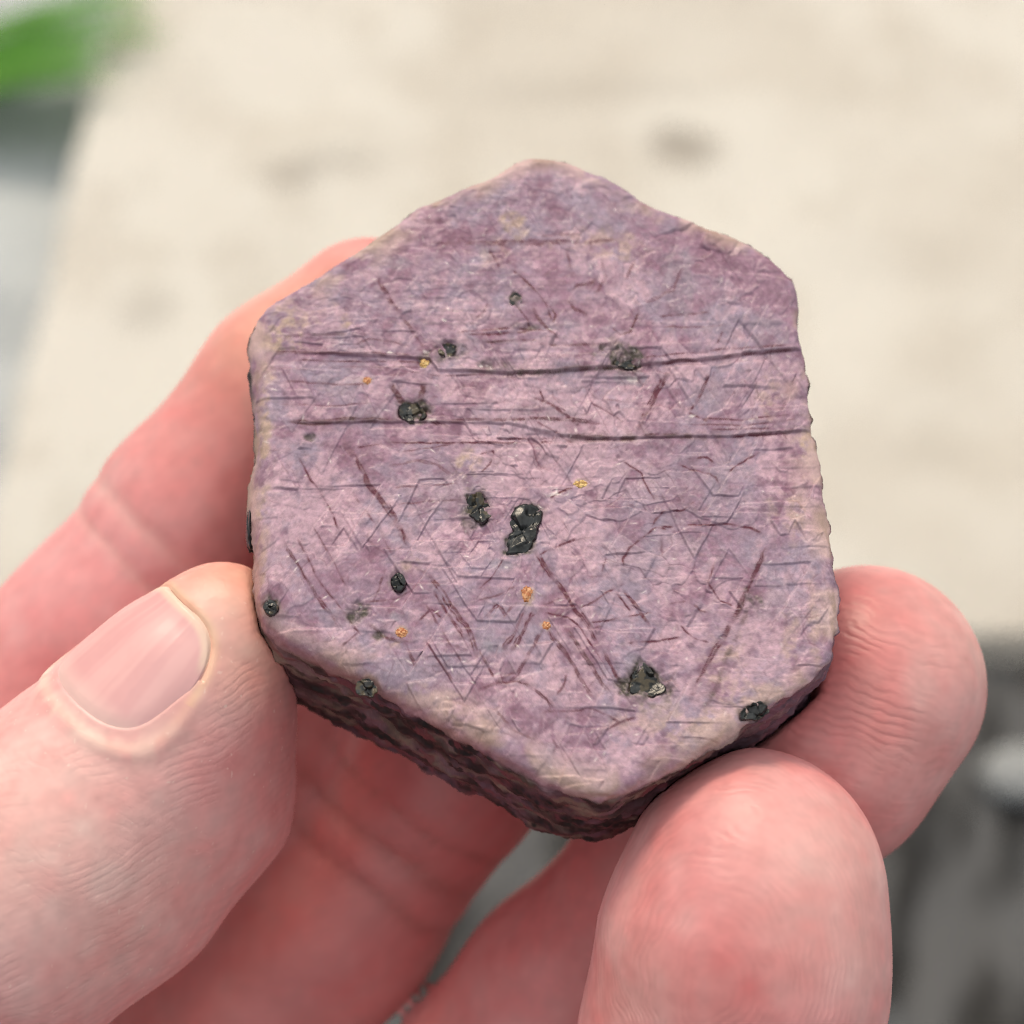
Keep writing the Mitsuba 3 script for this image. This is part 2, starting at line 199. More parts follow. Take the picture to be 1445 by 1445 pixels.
# width, depth, red stain, olive stain, step, jitter, points (u, v)
STROKES = [(.29,.12,.7,0,.05,.3,[(-22.76,12.13),(-17.2,12.06),(-13.11,11.93),(-9.59,11.68)]),(.17,.1,.6,0,0,.2,[(-21.28,11.42),(-15.43,11.42),(-9.12,11.3)]),(.17,.08,.4,0,0,.2,[(-17.17,10.98),(-11.92,10.85),(-9.29,10.85)]),(.17,.08,.5,0,0,.2,[(-11.91,10.6),(-8.41,10.09),(-3.74,10.15)]),(.4,.22,.7,.8,.12,.5,[(-6.37,10.47),(-3.74,10.34),(-.24,10.21),(3.26,10.47),(6.18,10.79),(9.4,11.1)]),(.23,.15,.9,.1,.08,.4,[(9.4,11.1),(12.91,11.42),(17.32,12.06),(21.13,12.38)]),(.17,.1,.8,0,.06,.3,[(8.24,11.55),(11.46,11.87),(14.99,12.38),(20.56,12.7)]),(.4,.22,.8,.5,.12,.5,[(-20.96,5.87),(-18.77,5.87),(-15.3,6.06),(-10.68,6.12)]),(.29,.16,.7,.2,.08,.4,[(-10.68,6.12),(-4.31,6.06),(.32,6.24),(5.52,5.74)]),(.23,.12,.9,0,.05,.4,[(-12.95,4.25),(-8.34,4.25),(-3.73,4.13),(1.17,4.31)]),(.17,.1,.8,0,.03,.4,[(-3.73,4.5),(1.46,4.56)]),(.4,.24,.8,.6,.12,.4,[(1.47,4.81),(4.35,4.5),(7.23,4.56),(11.27,4.68),(15.31,4.75)]),(.34,.18,.9,.2,.1,.4,[(15.31,4.75),(18.79,5.0),(21.8,5.31)]),(.17,.08,.8,0,0,.2,[(13.05,6.31),(16.52,6.18),(20.59,6.68)]),(.17,.08,.6,0,0,.2,[(11.88,5.74),(17.08,5.74),(21.15,6.24)]),(.17,.07,.6,0,0,.2,[(13.6,5.31),(18.8,5.43)]),(.23,.08,.5,0,.03,.3,[(-21.2,9.39),(-18.29,9.33),(-14.22,9.33)]),(.17,.08,.5,0,.02,.3,[(-21.42,7.37),(-17.07,7.37),(-14.18,7.56)]),(.17,.07,.4,0,0,.3,[(-5.77,7.56),(-2.58,7.69)]),(.17,.07,.4,0,0,.3,[(4.97,7.94),(9.03,7.56)]),(.23,.14,.9,0,.08,.4,[(-6.39,13.54),(-4.34,13.67),(-1.7,13.79),(-.23,13.92)]),(.17,.1,.9,.1,.03,.3,[(-4.63,12.96),(-1.99,13.09),(-.35,13.02)]),(.23,.12,.6,.2,.05,.3,[(-.35,12.64),(3.28,12.64),(6.8,12.89)]),(.23,.1,.8,0,.05,.3,[(-6.98,13.79),(-2.58,14.18),(.36,13.92)]),(.29,.1,.3,.4,.05,.4,[(-21.35,13.6),(-17.25,13.73),(-15.49,13.79)]),(.23,.09,.5,0,.05,.5,[(-15.47,12.77),(-14.31,13.28),(-12.54,13.15),(-10.77,12.51)]),(.29,.14,.5,0,.08,.6,[(-12.34,2.15),(-11.19,2.58),(-9.18,2.7),(-8.03,2.02),(-7.1,1.41)]),(.23,.1,.5,0,.04,.5,[(-12.02,.37),(-9.44,.43),(-6.87,.61)]),(.23,.1,.5,0,.04,.4,[(-11.59,-1.1),(-9.42,-.85),(-6.28,-.79)]),(.17,.1,.6,0,.05,.5,[(-11.78,3.38),(-7.19,4.19),(-6.03,4.06)]),(.23,.12,.8,0,.05,.5,[(-14.96,3.82),(-12.95,4.19)]),(.23,.1,.7,0,.05,.5,[(9.08,-3.1),(12.21,-2.98),(15.06,-2.92),(16.75,-3.16),(17.98,-3.76)]),(.23,.12,.8,0,.05,.8,[(10.21,-3.34),(9.08,-3.16),(8.1,-3.94),(7.06,-4.84),(6.48,-5.74),(6.35,-6.63)]),(.23,.1,.7,0,.05,.8,[(8.8,-3.04),(9.68,-1.7),(11.39,-1.83),(12.38,-.91)]),(.23,.09,.5,0,.04,.5,[(9.88,14.44),(12.11,14.37),(15.17,14.44)]),(.23,.08,.6,0,.04,.5,[(9.78,15.34),(13.92,15.73)]),(.23,.1,.7,0,.03,.4,[(15.04,13.92),(14.53,12.83)]),(.51,.1,.6,0,.05,.5,[(-9.73,22.03),(-5.56,22.03),(-1.39,22.09),(3.98,21.96),(8.17,22.96)]),(.46,.07,.4,0,.03,.5,[(-10.06,24.09),(-6.77,24.22)]),(.34,.06,.5,0,.05,.5,[(-.19,22.62),(3.39,22.96)]),(.23,.12,.8,0,.05,.6,[(-19.83,3.07),(-18.31,.31),(-16.81,-2.13),(-16.32,-3.34)]),(.29,.14,.8,.1,.05,.8,[(-21.03,-3.76),(-19.51,-6.63),(-17.45,-9.6),(-16.1,-11.82)]),(.23,.1,.7,0,.04,.6,[(-19.71,-3.94),(-18.08,-7.23),(-16.33,-9.6),(-14.3,-12.23)]),(.17,.1,.6,0,.03,.5,[(-18.49,-3.04),(-16.7,-6.04),(-15.51,-8.42)]),(.46,.18,.8,.05,.06,1.0,[(-16.13,4.44),(-14.93,2.46),(-13.91,.49),(-12.38,-1.7),(-11.38,-3.34),(-10.51,-4.72)]),(.29,.12,.7,0,.04,.6,[(-12.56,-.91),(-11.21,-3.34)]),(.23,.1,.5,0,.03,.5,[(-15.15,-.31),(-13.38,-3.04),(-11.91,-5.44)]),(.51,.2,.85,.1,.06,1.0,[(-9.92,-6.34),(-8.66,-7.82),(-7.06,-10.07),(-5.81,-12.11),(-5.07,-13.97)]),(.29,.16,.8,.2,.06,.6,[(-5.08,-13.22),(-4.24,-14.84),(-3.85,-15.7)]),(.34,.15,.8,0,.05,.8,[(-8.65,-8.42),(-7.05,-11.36),(-6.2,-12.81)]),(.23,.1,.6,0,.04,.6,[(-9.31,-9.6),(-7.59,-12.52),(-6.18,-14.55),(-5.79,-14.72)]),(.4,.18,.9,0,.07,.8,[(-.59,-5.14),(.37,-6.52),(1.93,-8.89),(3.58,-11.65),(4.56,-13.39)]),(.34,.16,.9,.05,.06,.8,[(4.56,-13.39),(5.65,-15.01),(6.73,-16.85)]),(.34,.15,.7,.15,.06,.7,[(.12,-11.36),(1.88,-13.97),(3.52,-16.85),(4.17,-17.71)]),(.34,.15,.7,.25,.06,.7,[(1.68,-11.59),(3.27,-13.97),(4.63,-16.28),(5.29,-17.14)]),(.23,.12,.8,0,.05,.6,[(-.05,-10.3),(1.91,-10.65),(2.74,-11.36),(4.39,-13.97)]),(.34,.14,.8,.05,.06,.6,[(6.43,-8.42),(7.53,-10.07),(8.5,-11.47)]),(.23,.1,.7,0,.04,.6,[(5.75,-8.53),(6.96,-10.18)]),(.4,.16,.8,0,.07,.7,[(-13.85,19.32),(-12.49,16.71),(-11.1,14.57),(-9.6,12.38)]),(.29,.12,.8,0,.04,.5,[(-1.1,16.25),(-.23,14.76),(1.53,13.15)]),(.23,.1,.7,0,.04,.5,[(-4.37,21.5),(-3.47,19.78)]),(.23,.12,.8,0,.05,.7,[(-2.46,19.65),(-1.1,18.34),(.37,16.38),(.95,14.76)]),(.17,.1,.8,0,.03,.6,[(-2.28,16.38),(-1.4,15.08),(-.7,13.79)]),(.57,.25,.8,.3,.06,.8,[(-12.36,9.45),(-11.76,8.38),(-10.8,6.81)]),(.51,.25,.9,.3,.05,.7,[(-9.57,9.64),(-9.9,8.38),(-10.22,6.81)]),(.29,.18,.8,.1,.06,.6,[(-9.64,6.49),(-8.65,5.87),(-7.66,5.62)]),(.29,.15,.9,0,.06,.6,[(-.72,8.06),(.62,7.56),(2.06,6.31),(3.2,5.56)]),(.17,.1,.7,0,.03,.4,[(-.13,8.82),(.21,7.75),(2.06,6.81)]),(.17,.08,.6,0,.03,.5,[(4.1,7.75),(5.54,6.81),(7.25,5.68)]),(.17,.08,.5,0,.03,.4,[(-.55,5.99),(1.47,4.81),(2.61,4.19)]),(.34,.12,.6,.1,.05,.5,[(-11.4,-11.65),(-10.65,-13.39),(-9.9,-14.84)]),(.23,.1,.6,0,.04,.5,[(-9.27,-12.52),(-7.0,-15.99)]),(.57,.3,1,.05,.08,.7,[(10.43,10.6),(9.64,9.01),(8.73,7.12),(7.71,5.18)]),(.34,.18,.9,0,.06,.6,[(13.75,10.28),(13.01,8.69),(12.02,6.81)]),(.23,.1,.7,0,.03,.5,[(12.02,6.81),(13.62,6.06)]),(.46,.12,.85,.15,.1,.8,[(18.12,-4.54),(17.31,-6.34),(16.28,-8.42),(15.07,-10.77),(13.59,-13.39),(12.42,-15.42),(11.34,-18.39)]),(.4,.1,.3,.7,.03,.8,[(17.0,-8.71),(15.61,-11.36),(14.41,-13.97),(13.19,-17.42),(12.44,-18.56)]),(.29,.1,.5,.4,.03,.6,[(16.26,-9.01),(14.64,-11.94)]),(.29,.13,.7,0,.08,.8,[(-5.09,-11.24),(-4.25,-10.65),(-3.81,-9.77),(-3.24,-10.07),(-3.02,-10.65),(-2.23,-9.6),(-1.56,-8.89)]),(.34,.13,.7,0,.05,.8,[(-1.34,-10.07),(-2.12,-11.65),(-3.02,-13.57)]),(.34,.13,.7,0,.05,.8,[(-.78,-10.3),(-1.56,-11.94),(-2.46,-13.68)]),(.29,.12,.6,0,.05,.7,[(.12,-11.36),(-.79,-13.1),(-1.74,-15.13),(-2.85,-16.56)]),(.29,.1,.5,0,.05,.7,[(-1.74,-15.13),(-3.68,-15.99),(-5.34,-16.85)]),(.23,.12,.7,0,.06,.6,[(-8.06,-10.77),(-8.85,-10.07),(-10.13,-11.24)]),(.29,.14,.7,.2,.06,.6,[(-10.38,-12.81),(-11.5,-12.52),(-12.74,-12.23),(-13.76,-11.24)]),(.23,.11,.6,0,.05,.7,[(-14.59,-11.94),(-15.95,-13.22)]),(.23,.11,.6,0,.05,.6,[(-9.78,-7.82),(-11.56,-9.12),(-14.37,-9.36)]),(.23,.1,.6,0,.05,.6,[(-12.45,-6.63),(-13.52,-9.3)]),(.23,.1,.7,0,.05,.5,[(-.05,-9.71),(1.36,-9.01)]),(.23,.1,.7,0,.05,.6,[(2.76,-9.89),(4.17,-9.36),(5.42,-8.59),(6.72,-7.82)]),(.17,.09,.7,0,.05,.6,[(3.59,-11.24),(6.39,-10.65),(8.64,-10.3)]),(.17,.09,.7,0,.05,.7,[(3.04,-10.18),(3.86,-11.65),(4.7,-11.36)]),(.23,.1,.7,0,.06,.6,[(13.81,-6.34),(13.2,-7.82),(14.0,-9.3),(15.11,-9.71)]),(.23,.09,.6,0,.05,.7,[(10.06,-9.6),(11.47,-9.3),(13.13,-10.3)]),(.23,.1,.7,0,.05,.8,[(6.64,-12.81),(9.15,-12.81),(10.83,-12.41)]),(.23,.1,.7,0,.05,.8,[(10.86,-11.36),(11.66,-12.52),(13.05,-12.81)]),(.17,.1,.6,0,.05,.5,[(5.06,-5.74),(4.76,-6.93)]),(.23,.1,.7,0,.05,.6,[(-.31,-5.44),(1.96,-4.54),(2.82,-4.06)]),(.29,.1,.6,.1,.05,.9,[(-7.03,-12.99),(-5.91,-13.68)]),(.17,.1,.6,0,.05,.6,[(-3.02,-5.92),(-4.26,-7.53),(-5.27,-8.42)]),(.23,.08,.5,0,.05,.8,[(-5.94,-9.6),(-3.7,-9.01),(-2.01,-8.12)]),(.29,.14,.7,.1,.06,.6,[(2.14,16.71),(2.84,16.06),(3.66,15.6),(3.66,14.95)]),(.29,.14,.8,.1,.06,.5,[(2.45,17.55),(3.04,18.01),(4.4,18.21),(4.53,18.66)]),(.23,.1,.7,0,.04,.5,[(.67,16.25),(1.25,15.41),(.95,14.57)]),(.23,.12,.7,.1,.05,.6,[(5.77,14.31),(6.52,13.67),(7.4,13.92),(7.9,15.08),(8.15,15.86)]),(.23,.1,.6,0,.05,.5,[(-4.52,16.51),(-4.82,15.73),(-5.4,15.08)]),(.34,.08,.5,0,.05,.5,[(7.82,20.44),(7.19,18.66)]),(.34,.08,.5,0,.05,.5,[(11.97,19.98),(11.02,17.68),(8.34,16.51)]),(.29,.08,.6,0,.05,.6,[(2.18,21.63),(2.64,19.65)]),(.29,.08,.5,0,.05,.7,[(4.86,20.97),(5.42,18.66),(4.51,17.03)]),(.23,.12,.8,0,.05,.9,[(11.21,2.15),(12.63,1.72),(14.05,1.1),(14.47,.0)]),(.23,.1,.8,0,.05,.9,[(11.8,2.76),(13.53,2.95),(14.09,2.46)]),(.17,.1,.8,0,.05,.9,[(6.62,2.46),(8.04,1.53),(9.13,-.91)]),(.17,.1,.7,0,.05,.9,[(15.21,1.53),(16.39,2.46),(17.86,3.38)]),(.23,.1,.7,0,.05,.9,[(-5.16,3.07),(-4.01,3.38),(-4.3,2.15),(-5.1,1.53)]),(.23,.14,.9,0,.05,.5,[(.63,-.49),(1.72,.0),(2.46,.31)]),(.29,.1,.7,.1,.05,.8,[(-4.23,-16.28),(-1.46,-15.99),(.75,-17.71),(-.36,-18.84)]),(.23,.09,.6,0,.05,.9,[(-.36,-18.28),(3.5,-18.28),(6.24,-19.41)]),(.23,.09,.5,0,.05,.9,[(-3.67,-18.28),(-2.02,-19.98),(.18,-21.11)]),(.23,.1,.6,0,.05,.5,[(1.87,-15.42),(1.59,-16.45),(1.03,-17.02)]),(.23,.09,.6,0,.05,.8,[(7.35,-18.84),(4.58,-19.98),(3.46,-21.67)]),(.23,.09,.5,0,.05,.8,[(.73,-20.54),(1.81,-22.51)])]
# u, v, radius u, radius v, kind, amount
STAINS = [(-7.26,12.38,1.72,.73,'olive',.8),(-9.71,11.42,.69,.73,'olive',.6),(-4.33,10.91,1.6,.55,'olive',.5),(6.78,11.87,2.4,1.09,'olive',.9),(5.92,13.15,.57,.85,'olive',.5),(-10.52,7.12,1.49,.97,'olive',.95),(-1.11,14.31,1.37,.55,'olive',.6),(-14.62,-10.3,.91,.85,'olive',.9),(-12.9,-12.23,.91,.73,'olive',.6),(-5.31,-1.83,1.26,1.58,'olive',.6),(8.07,-16.28,2.17,1.58,'olive',.9),(-21.78,-9.48,.8,.85,'olive',.8),(-18.73,4.62,.57,.49,'olive',.7),(16.88,-9.01,.8,.73,'olive',.8),(-2.1,23.76,1.03,1.34,'tan',.8),(-16.22,14.95,.69,.85,'tan',1.0),(5.46,21.96,3.43,1.58,'tan',.5),(8.5,24.96,3.43,1.34,'tan',.25),(-6.02,2.46,.91,1.58,'tan',.8),(-11.05,-6.04,1.14,1.22,'tan',.6),(-11.5,-12.52,1.14,.73,'tan',.6),(-21.65,13.79,2.29,1.82,'tan',.9),(-20.24,15.41,2.57,1.52,'tan',.6),(21.3,3.07,.91,2.43,'tan',1.0),(20.22,-1.83,1.49,2.43,'tan',.6),(14.09,-15.13,1.72,3.04,'tan',.5),(17.61,-17.42,3.43,1.52,'tan',.6),(12.83,-19.98,4.57,1.82,'tan',.6),(8.46,-18.84,3.43,1.52,'tan',.4),(-9.2,-17.42,3.43,1.22,'tan',.4),(-6.98,-19.13,2.86,1.22,'tan',.6),(19.48,-12.52,.91,2.43,'tan',.5),(21.51,-10.77,.57,3.65,'tan',.5),(-3.77,20.97,1.43,1.82,'tan',.3),(-22.71,3.07,.8,7.3,'tan',.9),(-22.62,-6.63,.69,4.87,'tan',.7),(18.91,8.06,1.14,2.43,'tan',.5),(-4.24,-13.22,1.26,.85,'grey',.9),(-3.14,-6.34,.91,.49,'grey',.7),(-11.54,-10.54,.69,.43,'grey',.7),(7.33,9.96,1.43,.61,'grey',.7),(.65,14.12,1.03,.49,'grey',.5),(6.89,-14.26,.69,.73,'grey',.6),(11.33,18.34,1.72,3.65,'grey',.55),(18.55,13.79,1.43,2.13,'grey',.5),(-1.45,-10.77,2.29,1.82,'grey',.2),(11.14,-.61,6.86,4.87,'grey',.35),(-9.23,-15.42,4.0,2.13,'grey',.35),(-7.15,.0,4.0,2.43,'grey',.35),(14.28,8.69,1.72,1.82,'grey',.4),(-12.08,20.31,1.14,.85,'grey',.6),(-16.55,9.33,2.29,1.22,'grey',.35),(-13.58,6.81,2.29,1.22,'grey',.35),(-.84,6.18,4.57,1.82,'grey',.3),(7.61,-5.44,3.43,2.43,'grey',.35),(18.76,-9.6,1.72,2.43,'grey',.4),(9.02,-18.28,2.29,1.22,'grey',.5),(1.62,25.63,3.43,1.82,'pink',-.5),(-4.37,22.96,3.43,1.82,'pink',-.5),(2.18,20.97,3.43,1.82,'pink',.4),(-3.76,18.34,3.43,1.82,'pink',-.3),(17.5,17.03,2.29,3.04,'pink',.5),(-19.42,8.06,2.29,1.82,'pink',.5),(11.3,5.56,2.29,.61,'pink',-.4),(4.3,1.22,5.15,2.43,'pink',.4),(-8.13,-14.26,3.43,1.82,'pink',-.2),(-1.46,-15.99,2.86,2.43,'pink',.3),(-9.19,-18.28,3.43,1.82,'pink',.4),(3.45,-22.79,3.43,1.82,'pink',.8),(10.93,-8.42,4.57,3.65,'pink',.3),(-11.8,4.31,3.43,1.82,'pink',.4),(-17.57,-14.84,2.29,1.82,'pink',-.2),(-18.05,1.22,1.72,2.43,'pink',.4),(-12.41,12.06,.4,.18,'white',1.0),(12.3,6.43,.29,.18,'white',.8),(-8.05,14.95,.34,.3,'white',.8),(-4.12,17.88,.23,.36,'white',.7),(-9.6,12.13,.29,.18,'white',.5),(1.14,-.18,1.37,.49,'white',.7),(7.33,9.83,.51,.3,'white',.6),(-4.91,10.85,.69,.15,'white',.8),(2.74,5.18,.29,.3,'white',.5),(-2.8,-6.52,.34,.18,'white',.5),(17.21,6.18,.29,.18,'white',.3),(-9.06,6.18,.69,.24,'white',.4),(7.66,12.19,.29,.24,'white',.6),(3.15,.55,.86,.51,'tan',.9),(-1.28,-8.71,.69,.94,'tan',.9),(-11.18,-11.94,.69,.6,'tan',.9),(-14.34,9.64,.51,.51,'tan',.9),(-9.64,11.17,.6,.6,'tan',.9),(.28,-11.41,.51,.51,'tan',.9)]
INCLUSIONS = [[(-2.12,-1.58),(-.86,-1.16),(-.07,-1.83),(-.41,-3.16),(-.76,-4.36),(-1.1,-5.08),(-2.01,-5.26),(-2.86,-5.32),(-2.8,-4.24),(-2.23,-3.46)],[(-6.0,-.43),(-5.09,-.18),(-4.63,-.85),(-4.45,-2.43),(-4.85,-2.92),(-5.53,-2.31),(-6.0,-1.34)],[(-11.93,-7.35),(-11.49,-6.99),(-11.03,-7.41),(-11.02,-8.18),(-11.4,-8.59),(-11.86,-8.18)],[(7.72,-14.15),(8.32,-14.72),(8.75,-15.53),(9.5,-16.68),(8.6,-17.19),(7.39,-16.91),(6.73,-16.91),(6.97,-15.88),(7.32,-14.95)],[(-22.1,-9.71),(-21.67,-9.36),(-21.09,-9.71),(-21.07,-10.3),(-21.62,-10.65),(-21.97,-10.3)],[(6.07,11.1),(6.54,11.68),(7.25,12.0),(7.95,11.68),(8.4,11.1),(7.7,10.85),(6.76,10.72)],[(-14.6,-16.11),(-13.94,-15.76),(-13.21,-16.11),(-13.08,-16.91),(-13.85,-17.19),(-14.52,-16.91)],[(15.42,-18.39),(16.21,-17.99),(17.32,-17.88),(17.85,-18.22),(17.29,-18.62),(16.17,-18.96),(15.51,-18.96)],[(-2.52,16.9),(-2.16,17.42),(-1.69,17.03),(-1.69,16.38),(-2.11,16.12),(-2.52,16.38)],[(-11.51,7.31),(-10.7,7.56),(-9.64,6.93),(-9.64,6.31),(-10.56,6.06),(-11.49,6.43)],[(-8.67,12.51),(-7.97,12.89),(-7.14,12.51),(-7.26,12.0),(-8.19,11.74)]]
SPECKS = [(3.15,.55,.57,.34,'y'),(-1.28,-8.71,.46,.63,'o'),(-11.18,-11.94,.46,.4,'o'),(-14.34,9.64,.34,.34,'o'),(-9.64,11.17,.4,.4,'y'),(.28,-11.41,.34,.34,'o')]


def crystal(q):
    q = np.asarray(q, float)
    return C0 + q[..., :1] * CU + q[..., 1:2] * CV + q[..., 2:3] * CN


# the face as rasters of height and mineral stains
RES, U0, V0, NU, NV = 0.04, -28.0, -31.0, 1401, 1551
gu, gv = np.meshgrid(U0 + RES * np.arange(NU), V0 + RES * np.arange(NV))


def smooth_noise(cell_u, cell_v, seed):
    """Smooth noise in about [-1, 1] over the raster with cells of this size in mm."""
    r = np.random.default_rng(seed)

    def weights(x0, n, cell):
        x = np.arange(n) * RES / cell
        i = np.floor(x).astype(int)
        t = x - i
        w = np.zeros((n, i.max() + 4), np.float32)
        for k, b in enumerate(((1 - t) ** 3 / 6, (3 * t**3 - 6 * t * t + 4) / 6, (-3 * t**3 + 3 * t * t + 3 * t + 1) / 6, t**3 / 6)):
            w[np.arange(n), i + k] = b
        return w

    a, b = weights(V0, NV, cell_v), weights(U0, NU, cell_u)
    return a @ (r.standard_normal((a.shape[1], b.shape[1])).astype(np.float32) * 1.1) @ b.T


def octaves(cell, n, seed, stretch=1.0):
    return sum(0.55**k * smooth_noise(cell * stretch / 2**k, cell / 2**k, seed + k) for k in range(n))


H = np.zeros((NV, NU), np.float32)
MASK = {k: np.zeros((NV, NU), np.float32) for k in ("red", "olive", "tan", "grey", "pink", "white")}
WU, WV = octaves(1.2, 3, 50) * 0.5, octaves(1.2, 3, 60) * 0.5
FINE = octaves(0.5, 3, 70)
GRAIN = octaves(0.5, 3, 75)


def stroke(w, depth, red, olive, step, jitter, pts, H=H):
    pts = np.asarray(pts, float)
    pad = 4 * w + 0.8
    a0, a1 = (int(np.clip((x - U0) / RES, 0, NU)) for x in (pts[:, 0].min() - pad, pts[:, 0].max() + pad))
    b0, b1 = (int(np.clip((x - V0) / RES, 0, NV)) for x in (pts[:, 1].min() - pad, pts[:, 1].max() + pad))
    if a1 - a0 < 2 or b1 - b0 < 2:
        return
    s = np.s_[b0:b1, a0:a1]
    x, y = gu[s] + (WU[s] * 0.25 + FINE[s] * 0.045) * jitter, gv[s] + (WV[s] * 0.25 - GRAIN[s] * 0.045) * jitter
    best, side, along = np.full(x.shape, 1e9), np.zeros(x.shape), np.zeros(x.shape)
    total = np.r_[0, np.cumsum(np.linalg.norm(np.diff(pts, axis=0), axis=1))]
    for k in range(len(pts) - 1):
        d = pts[k + 1] - pts[k]
        n = np.linalg.norm(d) + 1e-9
        t = np.clip(((x - pts[k, 0]) * d[0] + (y - pts[k, 1]) * d[1]) / n**2, 0, 1)
        ex, ey = x - pts[k, 0] - t * d[0], y - pts[k, 1] - t * d[1]
        e = np.hypot(ex, ey)
        near = e < best
        best = np.where(near, e, best)
        side = np.where(near, (d[0] * ey - d[1] * ex) / n, side)
        along = np.where(near, (total[k] + t * n) / total[-1], along)
    fade = sstep(0, 0.08, along) * sstep(0, 0.08, 1 - along) * 0.75 + 0.25
    wide = w * (1 + 0.25 * np.clip(WU[s] + FINE[s], -1, 1)) * (0.6 + 0.4 * fade)
    g = np.exp(-((best / (0.5 * wide)) ** 2)) * fade
    H[s] -= depth * g
    H[s] += 1.3 * step * np.tanh(side / (0.35 * w)) * np.exp(-((best / (2.2 * w + 0.25)) ** 2)) * fade
    rough = np.clip(0.8 + 0.5 * FINE[s], 0, 1)
    MASK["red"][s] = np.maximum(MASK["red"][s], red * rough * np.exp(-((best / (0.5 * wide)) ** 4)) * fade)
    MASK["red"][s] = np.maximum(MASK["red"][s], 0.20 * red * np.exp(-((best / (1.6 * wide)) ** 2)) * fade)
    MASK["olive"][s] = np.maximum(MASK["olive"][s], olive * rough * np.exp(-((best / (0.8 * wide)) ** 2)) * fade)


# growth flakes: cells with a tone, a level and a tilt of their own
rng = np.random.default_rng(21)
TONE = np.zeros((NV, NU), np.float32)
EDGE = np.zeros((NV, NU), np.float32)
for cell, lev, squash, seed in ((2.6, 0.045, 0.75, 1), (0.95, 0.028, 0.8, 2)):
    m = int(58 * 62 / cell**2 / squash)
    seeds = np.stack([rng.uniform(-29, 29, m), rng.uniform(-32, 32, m) / squash], 1)
    wx, wy = octaves(cell * 1.1, 3, 90 + seed) * cell * 0.42, octaves(cell * 1.1, 3, 95 + seed) * cell * 0.42
    q = np.stack([(gu + wx).ravel(), (gv + wy).ravel() / squash], 1)
    d, i = cKDTree(seeds).query(q, k=2, workers=-1)
    near, i = (d[:, 1] - d[:, 0]).reshape(NV, NU), i[:, 0]
    level, tx, ty = rng.standard_normal(m) * lev, rng.standard_normal(m) * lev / cell, rng.standard_normal(m) * lev / cell
    where = sstep(-0.5, 0.9, octaves(7, 2, 300 + seed))
    H += ((level[i] + (q[:, 0] - seeds[i, 0]) * tx[i] + (q[:, 1] - seeds[i, 1]) * ty[i]).reshape(NV, NU) * (0.35 + 0.65 * where)).astype(np.float32)
    crack = np.exp(-((near / (0.07 if seed == 1 else 0.05)) ** 2)) * where * sstep(-0.3, 0.8, octaves(1.6, 2, 400 + seed))
    H -= (0.05 if seed == 1 else 0.028) * crack
    EDGE = np.maximum(EDGE, crack * (0.75 if seed == 1 else 0.45))
    TONE += rng.standard_normal(m)[i].reshape(NV, NU) * (0.5 if seed == 1 else 0.35)
TONE = ndimage.gaussian_filter(TONE, 1.2)
H = ndimage.gaussian_filter(H, 0.8)
# relief of the whole face and its fine grain
STRIA = smooth_noise(3.5, 0.13, 13) * sstep(-0.3, 0.8, octaves(5, 2, 14))
H += 0.10 * octaves(14, 2, 10) + 0.028 * octaves(0.9, 3, 11) + 0.020 * FINE + 0.010 * smooth_noise(0.15, 0.15, 15) + 0.012 * STRIA
# growth plates: flat steps bounded by straight edges along the crystal's own directions
for k in range(380):
    r = 0.5 * math.exp(rng.uniform(0, 2.1))
    c = np.array([rng.uniform(-23, 23), rng.uniform(-26, 27)])
    calm = 0.35 if c[1] > 14.5 else 1.0
    a0, a1 = (int(np.clip((x - U0) / RES, 0, NU)) for x in (c[0] - 2.2 * r, c[0] + 2.2 * r))
    b0, b1 = (int(np.clip((x - V0) / RES, 0, NV)) for x in (c[1] - 2.2 * r, c[1] + 2.2 * r))
    w_ = np.s_[b0:b1, a0:a1]
    x, y = gu[w_] - c[0] + 0.10 * WU[w_], gv[w_] - c[1] + 0.10 * WV[w_]
    sd = np.full(x.shape, -9.0)
    flip = rng.choice([0, 180])
    for a in (90, 210, 330) + ((270,) if rng.random() < 0.6 else ()):
        t = math.radians(a + flip + rng.normal(0, 3))
        sd = np.maximum(sd, x * math.cos(t) + y * math.sin(t) - r * rng.uniform(0.35, 1.0))
    t = math.radians(rng.choice([0, 60, 120, 180, 240, 300]))
    die = sstep(-0.7 * r, 0.9 * r, x * math.cos(t) + y * math.sin(t))
    H[w_] += rng.choice([-1, 1]) * calm * rng.uniform(0.05, 0.20) * sstep(0.05, -0.05, sd) * die
    EDGE[w_] = np.maximum(EDGE[w_], calm * rng.uniform(0.1, 0.42) * np.exp(-((sd / 0.055) ** 2)) * die * sstep(-0.5, 0.6, FINE[w_] + WV[w_]))
